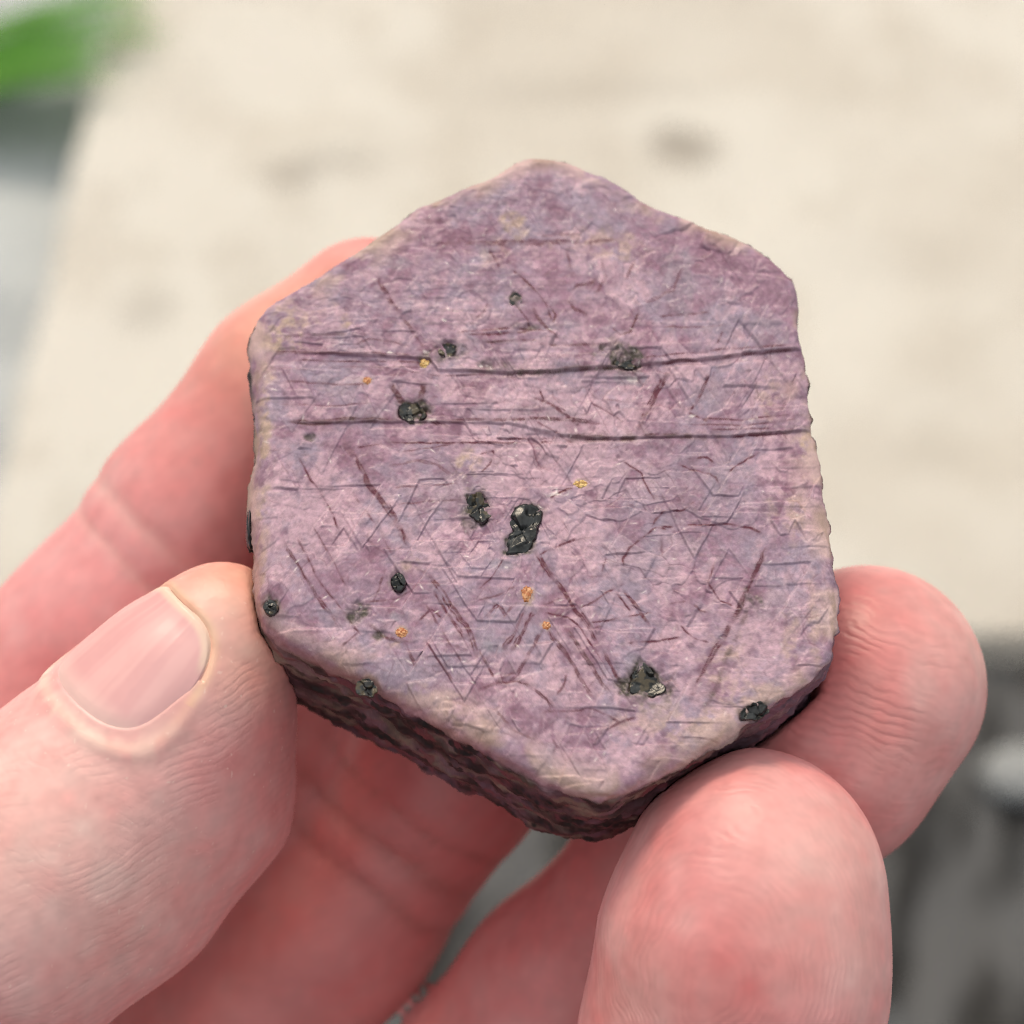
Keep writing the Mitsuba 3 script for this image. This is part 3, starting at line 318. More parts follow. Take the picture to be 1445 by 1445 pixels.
# the sunken band between the two long growth steps
band_top = np.interp(gu, *np.array([(-23.93,12.06),(-17.2,12.0),(-9.24,11.55),(-8.53,10.47),(-3.74,10.34),(-.24,10.21),(3.26,10.47),(6.18,10.79),(9.4,11.1),(12.91,11.42),(17.32,12.06),(22.02,12.51)]).T) + 0.05 * WU
band_low = np.interp(gu, *np.array([(-23.68,5.81),(-18.77,5.81),(-15.3,5.99),(-10.67,6.06),(-4.31,5.93),(-1.42,5.56),(1.46,4.75),(4.35,4.5),(7.23,4.56),(11.27,4.68),(15.31,4.75),(18.79,5.0),(22.84,5.31)]).T) + 0.05 * WV
H -= 0.32 * sstep(0.07, -0.07, gv - band_top) * sstep(-21.5, -16, gu) * (1 + 0.75 * sstep(0.07, -0.07, gv - band_low) * sstep(-27, 0, gv))
for w, depth, red, olive, step, jitter, pts in STROKES:
    pts = np.array(pts)
    if w < 0.26:
        stroke(0.8 * w, 1.5 * depth, red, olive, step, jitter, pts)
        continue
    d = np.gradient(pts, axis=0)
    side = np.stack([-d[:, 1], d[:, 0]], 1) / np.linalg.norm(d, axis=1, keepdims=True)
    stroke(w, 0.7 * depth, 0.45 * red, 0.6 * olive, step, jitter, pts)          # a furrow of a broad stain and two or three dark strands
    for o, ww in ((0.28, 0.42), (-0.22, 0.3), (0.05, 0.25)):
        a, b = rng.uniform(0, 0.18), rng.uniform(0.8, 1.0)
        t = np.linspace(a, b, 6) * (len(pts) - 1)
        q = np.stack([np.interp(t, np.arange(len(pts)), (pts + side * o * w)[:, k]) for k in (0, 1)], 1)
        stroke(ww * w, 1.1 * depth, red, olive * rng.uniform(0.3, 1), 0.0, 1.3 * jitter, q + rng.normal(0, 0.03, q.shape))
CLUMP = octaves(3.5, 2, 55)
for k in range(3400):          # hair scratches and curled flake edges
    p = np.array([rng.uniform(-24, 24), rng.uniform(-27, 27)])
    if CLUMP[int((p[1] - V0) / RES), int((p[0] - U0) / RES)] < rng.normal(0.1, 0.5) + (0.9 if p[1] > 14 else 0):
        continue
    a = rng.choice([0, 0, 0, 0, 60, -60, 60, -60, 999, 999, 999])
    a = rng.uniform(0, 360) if a == 999 else a + rng.normal(0, 7)
    bend = rng.normal(0, 45) if rng.random() < 0.55 else 0
    ln = rng.uniform(0.3, 1.7) if rng.random() < 0.8 else rng.uniform(2, 5)
    pts = [p]
    for s in range(5):
        a += bend / 3
        pts.append(pts[-1] + ln / 5 * np.array([math.cos(math.radians(a)), math.sin(math.radians(a))]))
    stroke(rng.uniform(0.05, 0.12), rng.uniform(0.03, 0.09), rng.uniform(0.05, 0.30), 0, rng.uniform(0, 0.02), 1.0, pts)
for k in range(260):           # tiny glinting flecks
    p = np.array([rng.uniform(-23, 23), rng.uniform(-25, 26)])
    a, ln = rng.uniform(0, math.pi), rng.uniform(0.05, 0.28)
    i0, j0 = int((p[1] - V0) / RES), int((p[0] - U0) / RES)
    w_ = np.s_[i0 - 8:i0 + 9, j0 - 8:j0 + 9]
    x, y = gu[w_] - p[0], gv[w_] - p[1]
    x, y = x * math.cos(a) + y * math.sin(a), y * math.cos(a) - x * math.sin(a)
    MASK["white"][w_] = np.maximum(MASK["white"][w_], rng.uniform(0.3, 0.9) * np.exp(-((x / ln) ** 2) - (y / 0.05) ** 2))
STAIN_EDGE = octaves(0.8, 3, 80) * 0.35
for u, v, ru, rv, kind, amount in STAINS:
    a0, a1 = (int(np.clip((x - U0) / RES, 0, NU)) for x in (u - 2.2 * ru, u + 2.2 * ru))
    b0, b1 = (int(np.clip((x - V0) / RES, 0, NV)) for x in (v - 2.2 * rv, v + 2.2 * rv))
    s = np.s_[b0:b1, a0:a1]
    d = np.hypot((gu[s] - u) / ru, (gv[s] - v) / rv) + STAIN_EDGE[s] * 1.0
    if kind == "white":
        d = d + 0.9 * np.abs(FINE[s])
    g = amount * (1 - sstep(0.45, 1.25, d))
    if kind == "pink":
        MASK[kind][s] += g
    else:
        MASK[kind][s] = np.maximum(MASK[kind][s], g)
    if kind == "olive":
        H[s] -= 0.16 * g * (1 + FINE[s])
for poly in INCLUSIONS:        # pits in which the dark grains sit
    c = np.mean(poly, 0)
    r = np.max(np.linalg.norm(np.array(poly) - c, axis=1))
    a0, a1 = (int((x - U0) / RES) for x in (c[0] - 2 * r, c[0] + 2 * r))
    b0, b1 = (int((x - V0) / RES) for x in (c[1] - 2 * r, c[1] + 2 * r))
    s = np.s_[max(b0, 0):b1, max(a0, 0):a1]
    sd = shapely.distance(shapely.Polygon(poly), shapely.points(gu[s] + 0.2 * WU[s], gv[s] + 0.2 * WV[s]))
    g = np.exp(-((sd / 0.16) ** 2))
    H[s] -= 0.12 * g
    MASK["olive"][s] = np.maximum(MASK["olive"][s], np.clip(0.85 + 0.5 * FINE[s], 0, 1) * np.exp(-((sd / np.maximum(0.28 + 0.22 * WV[s] + 0.12 * FINE[s], 0.06)) ** 2)))

# colour of the face
grit = smooth_noise(0.11, 0.11, 34) * 0.6 + smooth_noise(0.22, 0.22, 35) * 0.8
n1, n2, n3 = octaves(5, 3, 31), octaves(1.6, 4, 32), octaves(0.45, 3, 33)
MAUVE, LILAC, PLUM, PINK = (0.272, 0.155, 0.216), (0.268, 0.205, 0.272), (0.165, 0.074, 0.115), (0.46, 0.295, 0.352)
FACE = lerp(MAUVE, LILAC, 0.5 + 0.5 * n2 + 0.25 * TONE + 0.3 * n1)
FACE = lerp(FACE, PINK, np.clip(0.14 + 0.55 * n1 + 0.32 * n3 + 0.4 * TONE + 0.7 * MASK["pink"], 0, 0.85))
FACE = lerp(FACE, PLUM, np.clip(-0.12 - 0.35 * n2 - 0.25 * n3 - 0.25 * TONE - 0.7 * MASK["pink"], 0, 0.8))
FACE = lerp(FACE, (0.235, 0.205, 0.250), MASK["grey"] * np.clip(0.8 + 0.4 * n3, 0, 1))
FACE = lerp(FACE, (0.40, 0.285, 0.22), MASK["tan"] * np.clip(0.55 + 0.7 * n3 + 0.4 * n2, 0, 1))
FACE = lerp(FACE, (0.13, 0.048, 0.070), np.clip(EDGE, 0, 1) * 0.8)
FACE = lerp(FACE, (0.085, 0.012, 0.027), np.clip(MASK["red"] * 1.4, 0, 0.97))
FACE = lerp(FACE, (0.050, 0.044, 0.030), np.clip(MASK["olive"] * (0.85 + 0.5 * n3), 0, 0.95))
FACE = lerp(FACE, (0.72, 0.64, 0.62), np.clip(MASK["white"], 0, 0.95))
FACE = FACE * (1 - 0.16 * np.clip(STRIA, -0.5, 1))[..., None]
FACE = FACE * (1 + 0.16 * grit * (1 - MASK["red"]))[..., None]
crest = np.clip((H - ndimage.gaussian_filter(H, 3)) * 10, 0, 0.16)     # rubbed crests are paler
FACE = lerp(FACE, (0.55, 0.42, 0.47), crest)


def on_face(r, u, v):
    c = [(v - V0) / RES, (u - U0) / RES]
    if r.ndim == 2:
        return ndimage.map_coordinates(r, c, order=1, mode="nearest")
    return np.stack([ndimage.map_coordinates(r[..., k], c, order=1, mode="nearest") for k in range(3)], -1)


NT, NF, NB, NW = 1600, 270, 40, 84
ang = np.linspace(0, 2 * np.pi, NT, endpoint=False)
oa = np.arctan2(OUTLINE[:, 1], OUTLINE[:, 0])
order = np.argsort(oa)
rim = np.interp(ang, oa[order], np.hypot(*OUTLINE.T)[order], period=2 * np.pi)
rim = ndimage.gaussian_filter1d(rim, 6, mode="wrap")
jag = np.random.default_rng(3).standard_normal(NT)
for s, a in ((5, 0.12), (14, 0.40), (40, 0.30)):
    g = ndimage.gaussian_filter1d(jag, s, mode="wrap")
    rim = rim + a * 0.16 * g / g.std()
cu, cv = np.cos(ang), np.sin(ang)
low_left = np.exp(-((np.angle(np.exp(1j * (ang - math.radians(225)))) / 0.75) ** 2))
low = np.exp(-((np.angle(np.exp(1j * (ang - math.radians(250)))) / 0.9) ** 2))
bev = 0.85 + 1.1 * low_left + 0.5 * low + 0.9 * np.exp(-((np.angle(np.exp(1j * (ang - math.radians(180)))) / 0.5) ** 2))
foot = rim - 0.4 - 0.6 * np.exp(-((np.angle(np.exp(1j * (ang - math.radians(20)))) / 0.8) ** 2)) + 1.1 * low + 0.8 * low_left
rows = []        # (radius, height, normal outward part, normal up part) per ring
for s in (np.arange(NF) + 0.5) / NF:
    rows.append((s * (rim - bev), 0 * ang, 0.0, 1.0))
for a in np.linspace(0, np.pi / 2, NB)[1:]:
    rows.append((rim - bev + bev * math.sin(a), -bev * (1 - math.cos(a)), math.sin(a), math.cos(a)))
b2 = 1.6
for t in np.linspace(0, 1, NW)[1:]:
    rows.append((rim * (1 - t) + foot * t, -bev * (1 - t) - (THICK - b2) * t, 1.0, 0.0))
for a in np.linspace(0, np.pi / 2, 16)[1:]:
    rows.append((foot - b2 + b2 * math.cos(a), 0 * ang - THICK + b2 * (1 - math.sin(a)), math.cos(a), -math.sin(a)))
for t in np.linspace(1, 0.02, 14)[1:]:
    rows.append(((foot - b2) * t, 0 * ang - THICK, 0.0, -1.0))
R_, Z_, NO, NU_ = np.array([r[0] for r in rows]), np.array([r[1] for r in rows]), np.array([r[2] for r in rows])[:, None], np.array([r[3] for r in rows])[:, None]
pu, pv = R_ * cu, R_ * cv
top = np.clip(NU_, 0, 1) ** 0.6 + 0 * pu
wall = 1 - top
perim = np.cumsum(np.r_[0, np.hypot(np.diff(rim * cu), np.diff(rim * cv))])
q3 = np.stack([pu, pv, Z_], -1)
wm = np.zeros(pu.shape)
sl = np.s_[NF - 4:]
ledge = meshkit.fbm(np.stack([pu[sl] * 0.16, pv[sl] * 0.16 + 0.3 * Z_[sl] * 0, Z_[sl] * 0.5], -1) + 40, 3, 6) - 0.5
rough = meshkit.fbm(q3[sl] * 0.95 + 40, 5, 7) - 0.5
broad = meshkit.fbm(q3[sl] * 0.22 + 40, 2, 8) - 0.5
wm[sl] = 0.65 * ledge + 1.1 * rough + 1.2 * broad
disp_n = on_face(H, pu, pv) * top
disp_r = wm * np.clip(wall, 0, 1) ** 0.8
q3[..., 0] += cu * disp_r * np.maximum(NO, 0.3)
q3[..., 1] += cv * disp_r * np.maximum(NO, 0.3)
q3[..., 2] += disp_n + np.where(NU_ < 0, -0.4 * wm, 0)
COL = on_face(FACE, pu, pv)
# weathered rim and darker prism walls
edge_in = rim - R_
rimtan = np.clip(1 - edge_in / (1.7 + 1.2 * (0.5 + 0.5 * np.sin(ang * 3 + 1)) + 1.2 * low), 0, 1) * (R_ < rim + 1)
patch = np.zeros(pu.shape)
patch[NF // 2:] = meshkit.fbm(q3[NF // 2:] * 0.45 + 90, 3, 12)
COL = lerp(COL, lerp((0.36, 0.25, 0.20), (0.52, 0.365, 0.345), sstep(0.35, 0.6, np.roll(patch, 400, 1))), np.clip(1.25 * rimtan, 0, 1) * sstep(0.34, 0.60, patch) * 0.85)
fw = np.zeros(pu.shape)
streak = np.zeros(pu.shape)
streak[sl] = meshkit.fbm(np.stack([pu[sl] * 0.22, pv[sl] * 0.22, Z_[sl] * 0.7], -1) + 11, 4, 16)
blot = np.zeros(pu.shape)
blot[sl] = meshkit.fbm(q3[sl] * 0.5 + 23, 3, 17)
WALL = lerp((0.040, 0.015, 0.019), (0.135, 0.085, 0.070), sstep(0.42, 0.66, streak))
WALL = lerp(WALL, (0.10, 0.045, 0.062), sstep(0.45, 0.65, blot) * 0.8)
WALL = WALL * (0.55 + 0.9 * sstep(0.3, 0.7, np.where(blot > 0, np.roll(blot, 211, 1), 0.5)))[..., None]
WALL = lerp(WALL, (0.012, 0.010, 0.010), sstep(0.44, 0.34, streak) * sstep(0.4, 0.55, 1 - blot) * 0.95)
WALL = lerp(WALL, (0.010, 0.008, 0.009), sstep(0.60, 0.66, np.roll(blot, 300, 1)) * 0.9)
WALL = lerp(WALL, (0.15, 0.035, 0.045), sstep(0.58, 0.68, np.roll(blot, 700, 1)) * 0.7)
left_side = np.exp(-((np.angle(np.exp(1j * (ang - math.radians(178)))) / 0.45) ** 2))
WALL = lerp(WALL, (0.36, 0.25, 0.20), left_side * sstep(0.35, 0.55, streak) * 0.8)
right_side = np.exp(-((np.angle(np.exp(1j * (ang - math.radians(335)))) / 0.4) ** 2))
WALL = lerp(WALL, (0.20, 0.13, 0.19), right_side * 0.6 + 0 * streak)
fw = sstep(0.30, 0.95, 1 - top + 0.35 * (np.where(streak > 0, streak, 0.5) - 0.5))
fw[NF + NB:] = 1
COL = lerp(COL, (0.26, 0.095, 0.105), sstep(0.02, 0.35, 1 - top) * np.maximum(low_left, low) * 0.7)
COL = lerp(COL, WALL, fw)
COL = COL * (0.9 + 0.2 * np.random.default_rng(2).random(COL.shape[:2]))[..., None]
nr = len(rows)
idx = np.arange(nr * NT).reshape(nr, NT)
nxt = np.roll(idx, -1, 1)
quads = np.stack([idx[:-1], idx[1:], nxt[1:], nxt[:-1]], -1).reshape(-1, 4)
v = np.vstack([crystal(q3).reshape(-1, 3), crystal(q3[0].mean(0))[None], crystal(q3[-1].mean(0))[None]])
f = np.vstack([quads[:, [0, 1, 2]], quads[:, [0, 2, 3]], np.stack([idx[0] * 0 + nr * NT, idx[0], nxt[0]], 1), np.stack([idx[-1] * 0 + nr * NT + 1, nxt[-1], idx[-1]], 1)])
col = np.vstack([COL.reshape(-1, 3), COL[0].mean(0)[None], COL[-1].mean(0)[None]])
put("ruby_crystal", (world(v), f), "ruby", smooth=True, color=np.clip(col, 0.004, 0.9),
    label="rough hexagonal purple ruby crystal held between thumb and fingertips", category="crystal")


def grain(poly, seed, rise=0.03, sink=0.6, ragged=0.06):
    """A broken dark grain with the given outline, seated in its pit."""
    poly = np.array(poly)
    c = poly.mean(0)
    r = np.random.default_rng(seed)
    n, m = 72, 16
    a = np.linspace(0, 2 * np.pi, n, endpoint=False)
    pa = np.arctan2(*(poly - c).T[::-1])
    o = np.argsort(pa)
    rad = np.interp(a, pa[o], np.linalg.norm(poly - c, axis=1)[o], period=2 * np.pi)
    jag_ = ndimage.gaussian_filter1d(r.standard_normal(n), 1.3, mode="wrap") + ndimage.gaussian_filter1d(r.standard_normal(n), 4, mode="wrap")
    rad = rad * (1 + ragged * np.clip(jag_, -2, 2))
    rows = []
    for k in range(m + 1):
        s = k / m
        rows.append(np.stack([c[0] + s * rad * np.cos(a), c[1] + s * rad * np.sin(a), np.full(n, rise * (1 - s**4))], -1))
    rows.append(np.stack([c[0] + 1.02 * rad * np.cos(a), c[1] + 1.02 * rad * np.sin(a), np.full(n, -sink)], -1))
    p = np.array(rows)
    cells = cKDTree(r.uniform(-1, 1, (9, 2)) * rad.max() * 0.9 + c)
    d, i = cells.query(p[..., :2] + 0.25 * (meshkit.fbm(p * 2.5 + 9, 3, seed)[..., None] - 0.5), k=2)
    tilt = r.normal(0, 0.24, (9, 2))
    lev = r.normal(0, 0.09, 9)
    first = i[..., 0]
    facet = lev[first] + ((p[..., :2] - cells.data[first]) * tilt[first]).sum(-1)
    facet -= 0.07 * np.exp(-(((d[..., 1] - d[..., 0]) / 0.06) ** 2)) + 0.16 * (meshkit.fbm(p * 3.5 + 4, 3, seed + 1) - 0.5)
    p[:-1, :, 2] += np.clip(facet[:-1], -0.3, 0.3) * min(1, rad.max() / 1.0) + on_face(ndimage.gaussian_filter(H, 8), np.full(n, c[0]), np.full(n, c[1]))[None] * 0.5
    i = np.arange((m + 2) * n).reshape(m + 2, n)
    j = np.roll(i, -1, 1)
    q = np.stack([i[:-1], i[1:], j[1:], j[:-1]], -1).reshape(-1, 4)
    return p, q


for k, poly in enumerate(INCLUSIONS):
    p, q = grain(poly, 40 + k) if k in (0, 2, 4, 8) else grain(poly, 40 + k, rise=-0.10, ragged=0.13)
    t = meshkit.fbm(p * 1.6 + 5, 3, 60 + k)
    c = lerp((0.008, 0.009, 0.009), (0.030, 0.034, 0.035), sstep(0.35, 0.7, t))
    if k in (1, 3, 4, 5, 6, 9, 10):
        c = lerp(c, (0.075, 0.060, 0.036), sstep(0.52, 0.66, meshkit.fbm(p * 2.2 + 15, 2, k)) * 0.9)
    put("ruby_crystal__dark_grain" + (f"_{k:03d}" if k else ""), (world(crystal(p.reshape(-1, 3))), q), "dark_mineral", smooth=True, color=c.reshape(-1, 3))
labels["ruby_crystal__dark_grain"] = {"label": "largest black mineral grain in the middle of the crystal face"}
for k, (u, v_, ru, rv, kind) in enumerate(SPECKS):
    m = trimesh.creation.icosphere(3)
    p = m.vertices * [ru * 0.85, rv * 0.85, 0.16]
    p *= (1 + 1.5 * (meshkit.fbm(m.vertices * 3.1 + k, 3, k) - 0.5))[:, None]
    t = meshkit.fbm(m.vertices * 2.5 + 30, 2, k)
    c = lerp((0.36, 0.12, 0.045), (0.60, 0.33, 0.17), sstep(0.35, 0.65, t)) if kind == "o" else lerp((0.36, 0.20, 0.06), (0.66, 0.47, 0.20), sstep(0.35, 0.65, t))
    p = p + [u, v_, float(on_face(ndimage.gaussian_filter(H, 2), np.array([u]), np.array([v_]))[0]) + 0.05]
    put("ruby_crystal__ochre_speck" + (f"_{k:03d}" if k else ""), (world(crystal(p)), m.faces), "ochre_mineral", smooth=True, color=c)
# the long black grain on the left prism wall
k = int(np.argmin(np.abs(np.angle(np.exp(1j * (ang - math.radians(184)))))))
m = trimesh.creation.icosphere(4)
p = m.vertices * [0.45, 2.3, 1.5] * (1 + 0.5 * (meshkit.fbm(m.vertices * 2 + 3, 3, 5) - 0.5))[:, None]
p += [rim[k] * cu[k] - 0.1, rim[k] * cv[k] - 0.2, -3.2]
put(f"ruby_crystal__dark_grain_{len(INCLUSIONS):03d}", (world(crystal(p)), m.faces), "dark_mineral", smooth=True,
    color=lerp((0.010, 0.010, 0.012), (0.04, 0.04, 0.045), meshkit.fbm(m.vertices * 3 + 9, 2, 2)), label="long black grain on the left wall of the crystal")

# ------------------------------------------------------------------ the hand: joints (x right, y up, z towards the eye, radius), millimetres
HAND = {'thumb': [(-23.9,-10.1,-3.5,6.0),(-27.2,-15.3,-4.0,8.4),(-31.1,-21.1,-4.5,10.2),(-36.7,-27.0,-4.0,11.3),(-42.2,-31.6,-5.0,13.2),(-52.4,-40.7,-9.0,14.5),(-73.4,-61.5,-22.0,17)],'index': [(-13.2,17.6,-25.0,7.6),(-20.5,11.4,-25.0,8.0),(-29.6,-.4,-25.0,8.5),(-37.5,-11.2,-26.0,9.3),(-51.8,-24.0,-28.0,10.2),(-71.6,-38.6,-34.0,12)],'middle': [(11.6,-3.1,-26.0,7.6),(5.1,-9.7,-27.0,8.6),(-5.9,-23.9,-31.0,9.2),(-17.3,-39.7,-36.0,9.9),(-32.4,-57.2,-40.0,10.5),(-46.8,-73.3,-42.0,12)],'ring': [(30.6,-14.0,-13.0,9.3),(25.3,-21.8,-15.0,9.7),(15.3,-33.2,-22.0,9.4),(5.1,-44.8,-28.0,9.6),(-11.2,-65.8,-36.0,10.3),(-29.6,-85.9,-40.0,12)],'little': [(19.1,-28.5,.5,9.4),(17.9,-34.5,1.5,10.6),(17.0,-42.4,-1.0,11.0),(14.2,-54.8,-8.0,11.0),(8.0,-69.7,-18.0,11.0),(-11.1,-95.1,-34.0,12)],'palm': [(-72.3,-39.0,-36.0,12),(-47.2,-76.1,-44.0,12.5),(-11.4,-102.0,-40.0,13),(-56.5,-104.9,-36.0,16),(-77.7,-69.9,-34.0,16)],'thumb_pad': [(-25.1,-17.7,-8.0,6.3),(-27.7,-23.3,-9.0,9.2),(-33.3,-29.8,-8.0,10.0)],'middle_side': [(-8.6,-14.5,-40.0,8.0),(-19.2,-25.2,-42.0,9.0),(-30.2,-37.8,-45.0,10),(-47.6,-55.9,-46.0,12)],'ring_pad': [(31.1,-15.9,-11.0,8.6),(27.8,-20.5,-11.0,8.6)],'little_pad': [(20.0,-30.8,2.5,9.2),(20.1,-38.1,3.0,9.3)]}
ring = OUTLINE[ConvexHull(OUTLINE).vertices]
edge_d = np.roll(ring, -1, 0) - ring
edge_n = np.stack([edge_d[:, 1], -edge_d[:, 0]], 1) / np.linalg.norm(edge_d, axis=1, keepdims=True)
edge_c = (edge_n * ring).sum(1)


def crystal_sdf(p):
    q = p - C0.astype(np.float32)
    u, v, n = q @ CU.astype(np.float32), q @ CV.astype(np.float32), q @ CN.astype(np.float32)
    d = np.full(len(p), -1e9, np.float32)
    for (a, b), c in zip(edge_n.astype(np.float32), edge_c.astype(np.float32)):
        d = np.maximum(d, a * u + b * v - c)
    return np.maximum(d, np.maximum(n, -THICK - n))


def smin(a, b, k):
    h = np.clip(0.5 + 0.5 * (b - a) / k, 0, 1)
    return b * (1 - h) + a * h - k * h * (1 - h)


SEGS = {k: list(zip(v[:-1], v[1:])) for k, v in HAND.items()}
NAMES = ["thumb", "index", "middle", "ring", "little", "palm"]


def chain(p, segs, k):
    d = None
    for a, b in segs:
        a, b = np.array(a, np.float32), np.array(b, np.float32)
        ab = b[:3] - a[:3]
        t = np.clip((p - a[:3]) @ ab / (ab @ ab), 0, 1)
        e = np.sqrt((((p - a[:3]) - t[:, None] * ab) ** 2).sum(1)) - (a[3] + t * (b[3] - a[3]))
        d = e if d is None else smin(d, e, k)
    return d


def parts_sdf(p):
    out = [chain(p, SEGS[n], 2.5) for n in NAMES]
    for n, more in MORE.items():
        out[NAMES.index(n)] = smin(out[NAMES.index(n)], chain(p, more, 2.0), 4.0)
    return out


def hand_sdf(p, parts=None):
    p = p.astype(np.float32)
    f = parts_sdf(p) if parts is None else parts
    d = f[0]
    for e in f[1:5]:
        d = smin(d, e, 0.7)
    d = smin(d, f[5], 9.0)
    c = 0.10 - crystal_sdf(p)
    return -smin(-d, -c, 0.8)


MORE = {"middle": list(zip(HAND["middle_side"][:-1], HAND["middle_side"][1:])), "thumb": list(zip(HAND["thumb_pad"][:-1], HAND["thumb_pad"][1:])), "ring": [(HAND["ring_pad"][0], HAND["ring_pad"][1])], "little": [(HAND["little_pad"][0], HAND["little_pad"][1])]}


def surface_nets(fn, lo, hi, h):
    n = [int((b - a) / h) + 1 for a, b in zip(lo, hi)]
    ax = [a + h * np.arange(k) for a, k in zip(lo, n)]
    S = np.empty(n, np.float32)
    for i in range(0, n[0], 24):
        g = np.stack(np.meshgrid(ax[0][i:i + 24], ax[1], ax[2], indexing="ij"), -1).reshape(-1, 3).astype(np.float32)
        S[i:i + 24] = fn(g).reshape(-1, n[1], n[2])
    ins = S < 0
    cnt = sum(ins[a:n[0] - 1 + a, b:n[1] - 1 + b, c:n[2] - 1 + c].astype(np.int8) for a in (0, 1) for b in (0, 1) for c in (0, 1))
    cell = np.argwhere((cnt > 0) & (cnt < 8))
    ids = np.full([k - 1 for k in n], -1, np.int64)
    ids[tuple(cell.T)] = np.arange(len(cell))
    acc, num = np.zeros((len(cell), 3)), np.zeros(len(cell))
    corners = [(a, b, c) for a in (0, 1) for b in (0, 1) for c in (0, 1)]
    for x in corners:
        for k in range(3):
            if x[k]:
                continue
            y = tuple(v + (j == k) for j, v in enumerate(x))
            s0, s1 = S[tuple((cell + x).T)], S[tuple((cell + y).T)]
            m = (s0 < 0) != (s1 < 0)
            t = np.where(m, s0 / np.where(m, s0 - s1, 1), 0)
            q = np.array(x, float) + t[:, None] * (np.array(y) - np.array(x))
            acc[m] += q[m]
            num[m] += 1
    verts = np.array(lo) + h * (cell + acc / num[:, None])
    faces = []
    for k in range(3):
        s = [slice(1, -1)] * 3
        s[k] = slice(0, n[k] - 1)
        a = ins[tuple(s)]
        s2 = list(s)
        s2[k] = slice(1, n[k])
        b = ins[tuple(s2)]
        e = np.argwhere(a != b)
        flip = a[tuple(e.T)]
        e = e + [0 if j == k else 1 for j in range(3)]
        o = [np.eye(3, dtype=int)[(k + 1) % 3], np.eye(3, dtype=int)[(k + 2) % 3]]
        q = np.stack([ids[tuple((e - i * o[0] - j * o[1]).T)] for i, j in ((1, 1), (0, 1), (0, 0), (1, 0))], 1)
        faces.append(np.where(flip[:, None], q, q[:, ::-1]))
    q = np.vstack(faces)
    q = q[(q >= 0).all(1)]
    return verts, np.vstack([q[:, [0, 1, 2]], q[:, [0, 2, 3]]])


def split(v, f, flag):
    """Splits the flagged faces into four; their neighbours are cut to match, so the surface stays closed."""
    e = np.sort(np.stack([f[:, [0, 1]], f[:, [1, 2]], f[:, [2, 0]]], 1).reshape(-1, 2), 1)
    key, inv = np.unique(e[:, 0] * len(v) + e[:, 1], return_inverse=True)
    inv = inv.reshape(-1, 3)
    mark = np.zeros(len(key), bool)
    mark[inv[flag].ravel()] = True
    mid = np.full(len(key), -1)
    mid[mark] = len(v) + np.arange(mark.sum())
    v = np.vstack([v, (v[key[mark] // len(v)] + v[key[mark] % len(v)]) / 2])
    m = mid[inv]
    n = (m >= 0).sum(1)
    out = [f[n == 0]]
    F, M = f[n == 3], m[n == 3]
    out += [np.stack([F[:, 0], M[:, 0], M[:, 2]], 1), np.stack([M[:, 0], F[:, 1], M[:, 1]], 1), np.stack([M[:, 2], M[:, 1], F[:, 2]], 1), M]
    for k in range(3):
        r = [(k + j) % 3 for j in range(3)]
        s = (n == 1) & (m[:, k] >= 0)
        F, M = f[s][:, r], m[s][:, r]
        out += [np.stack([F[:, 0], M[:, 0], F[:, 2]], 1), np.stack([M[:, 0], F[:, 1], F[:, 2]], 1)]
        s = (n == 2) & (m[:, k] < 0)
        F, M = f[s][:, r], m[s][:, r]
        out += [np.stack([F[:, 0], F[:, 1], M[:, 1]], 1), np.stack([F[:, 0], M[:, 1], M[:, 2]], 1), np.stack([M[:, 2], M[:, 1], F[:, 2]], 1)]
    return v, np.vstack(out)


def gradient(p, h=0.05):
    g = np.stack([hand_sdf(p + h * e) - hand_sdf(p - h * e) for e in np.eye(3)], 1) / (2 * h)
    return g / np.maximum(np.linalg.norm(g, axis=1, keepdims=True), 1e-6)


def settle(p, n=2):
    for _ in range(n):
        p = p - (hand_sdf(p))[:, None] * gradient(p)
    return p


hv, hf = surface_nets(hand_sdf, (-78, -112, -66), (46, 30, 20), 0.85)
hv = settle(hv)


def sharp(p, which):
    f = parts_sdf(p.astype(np.float32))
    near = np.argmin(np.stack(f), 0)
    seen = (np.abs(p[:, 0]) < 43) & (np.abs(p[:, 1]) < 43) & (p[:, 2] > -22)
    return np.isin(near, which) & seen


hv, hf = split(hv, hf, sharp(hv[hf].mean(1), (0, 1, 2, 3, 4)))
hv = settle(hv, 1)
last = False
for which in ((0, 3, 4), (0, 3, 4)):
    flag = sharp(hv[hf].mean(1), which)
    nf = np.cross(hv[hf[:, 1]] - hv[hf[:, 0]], hv[hf[:, 2]] - hv[hf[:, 0]])
    flag &= nf[:, 2] > (-0.2 if last is False else 0.15) * np.linalg.norm(nf, axis=1)
    hv, hf = split(hv, hf, flag)
    if not last:
        hv = settle(hv, 1)
    last = True
hn = meshkit.arrays((hv, hf), True)[2]
near = np.argmin(np.stack(parts_sdf(hv.astype(np.float32))), 0)

# --- the thumbnail's own frame
TA, TB = np.array(HAND["thumb"][0][:3]), np.array(HAND["thumb"][2][:3])
ax = (TA - TB) / np.linalg.norm(TA - TB)
nn = np.array([-0.54, 0.43, 0.72])
nn -= ax * (nn @ ax)
nn /= np.linalg.norm(nn)
bb = np.cross(nn, ax)
NAIL_C = TB + ax * (np.linalg.norm(TA - TB) * 0.66)
NAIL_L, NAIL_W = 5.7, 8.0


def nail_coords(p):
    q = p - NAIL_C
    s = q @ ax
    phi = np.arctan2(q @ bb, q @ nn)
    return s, phi


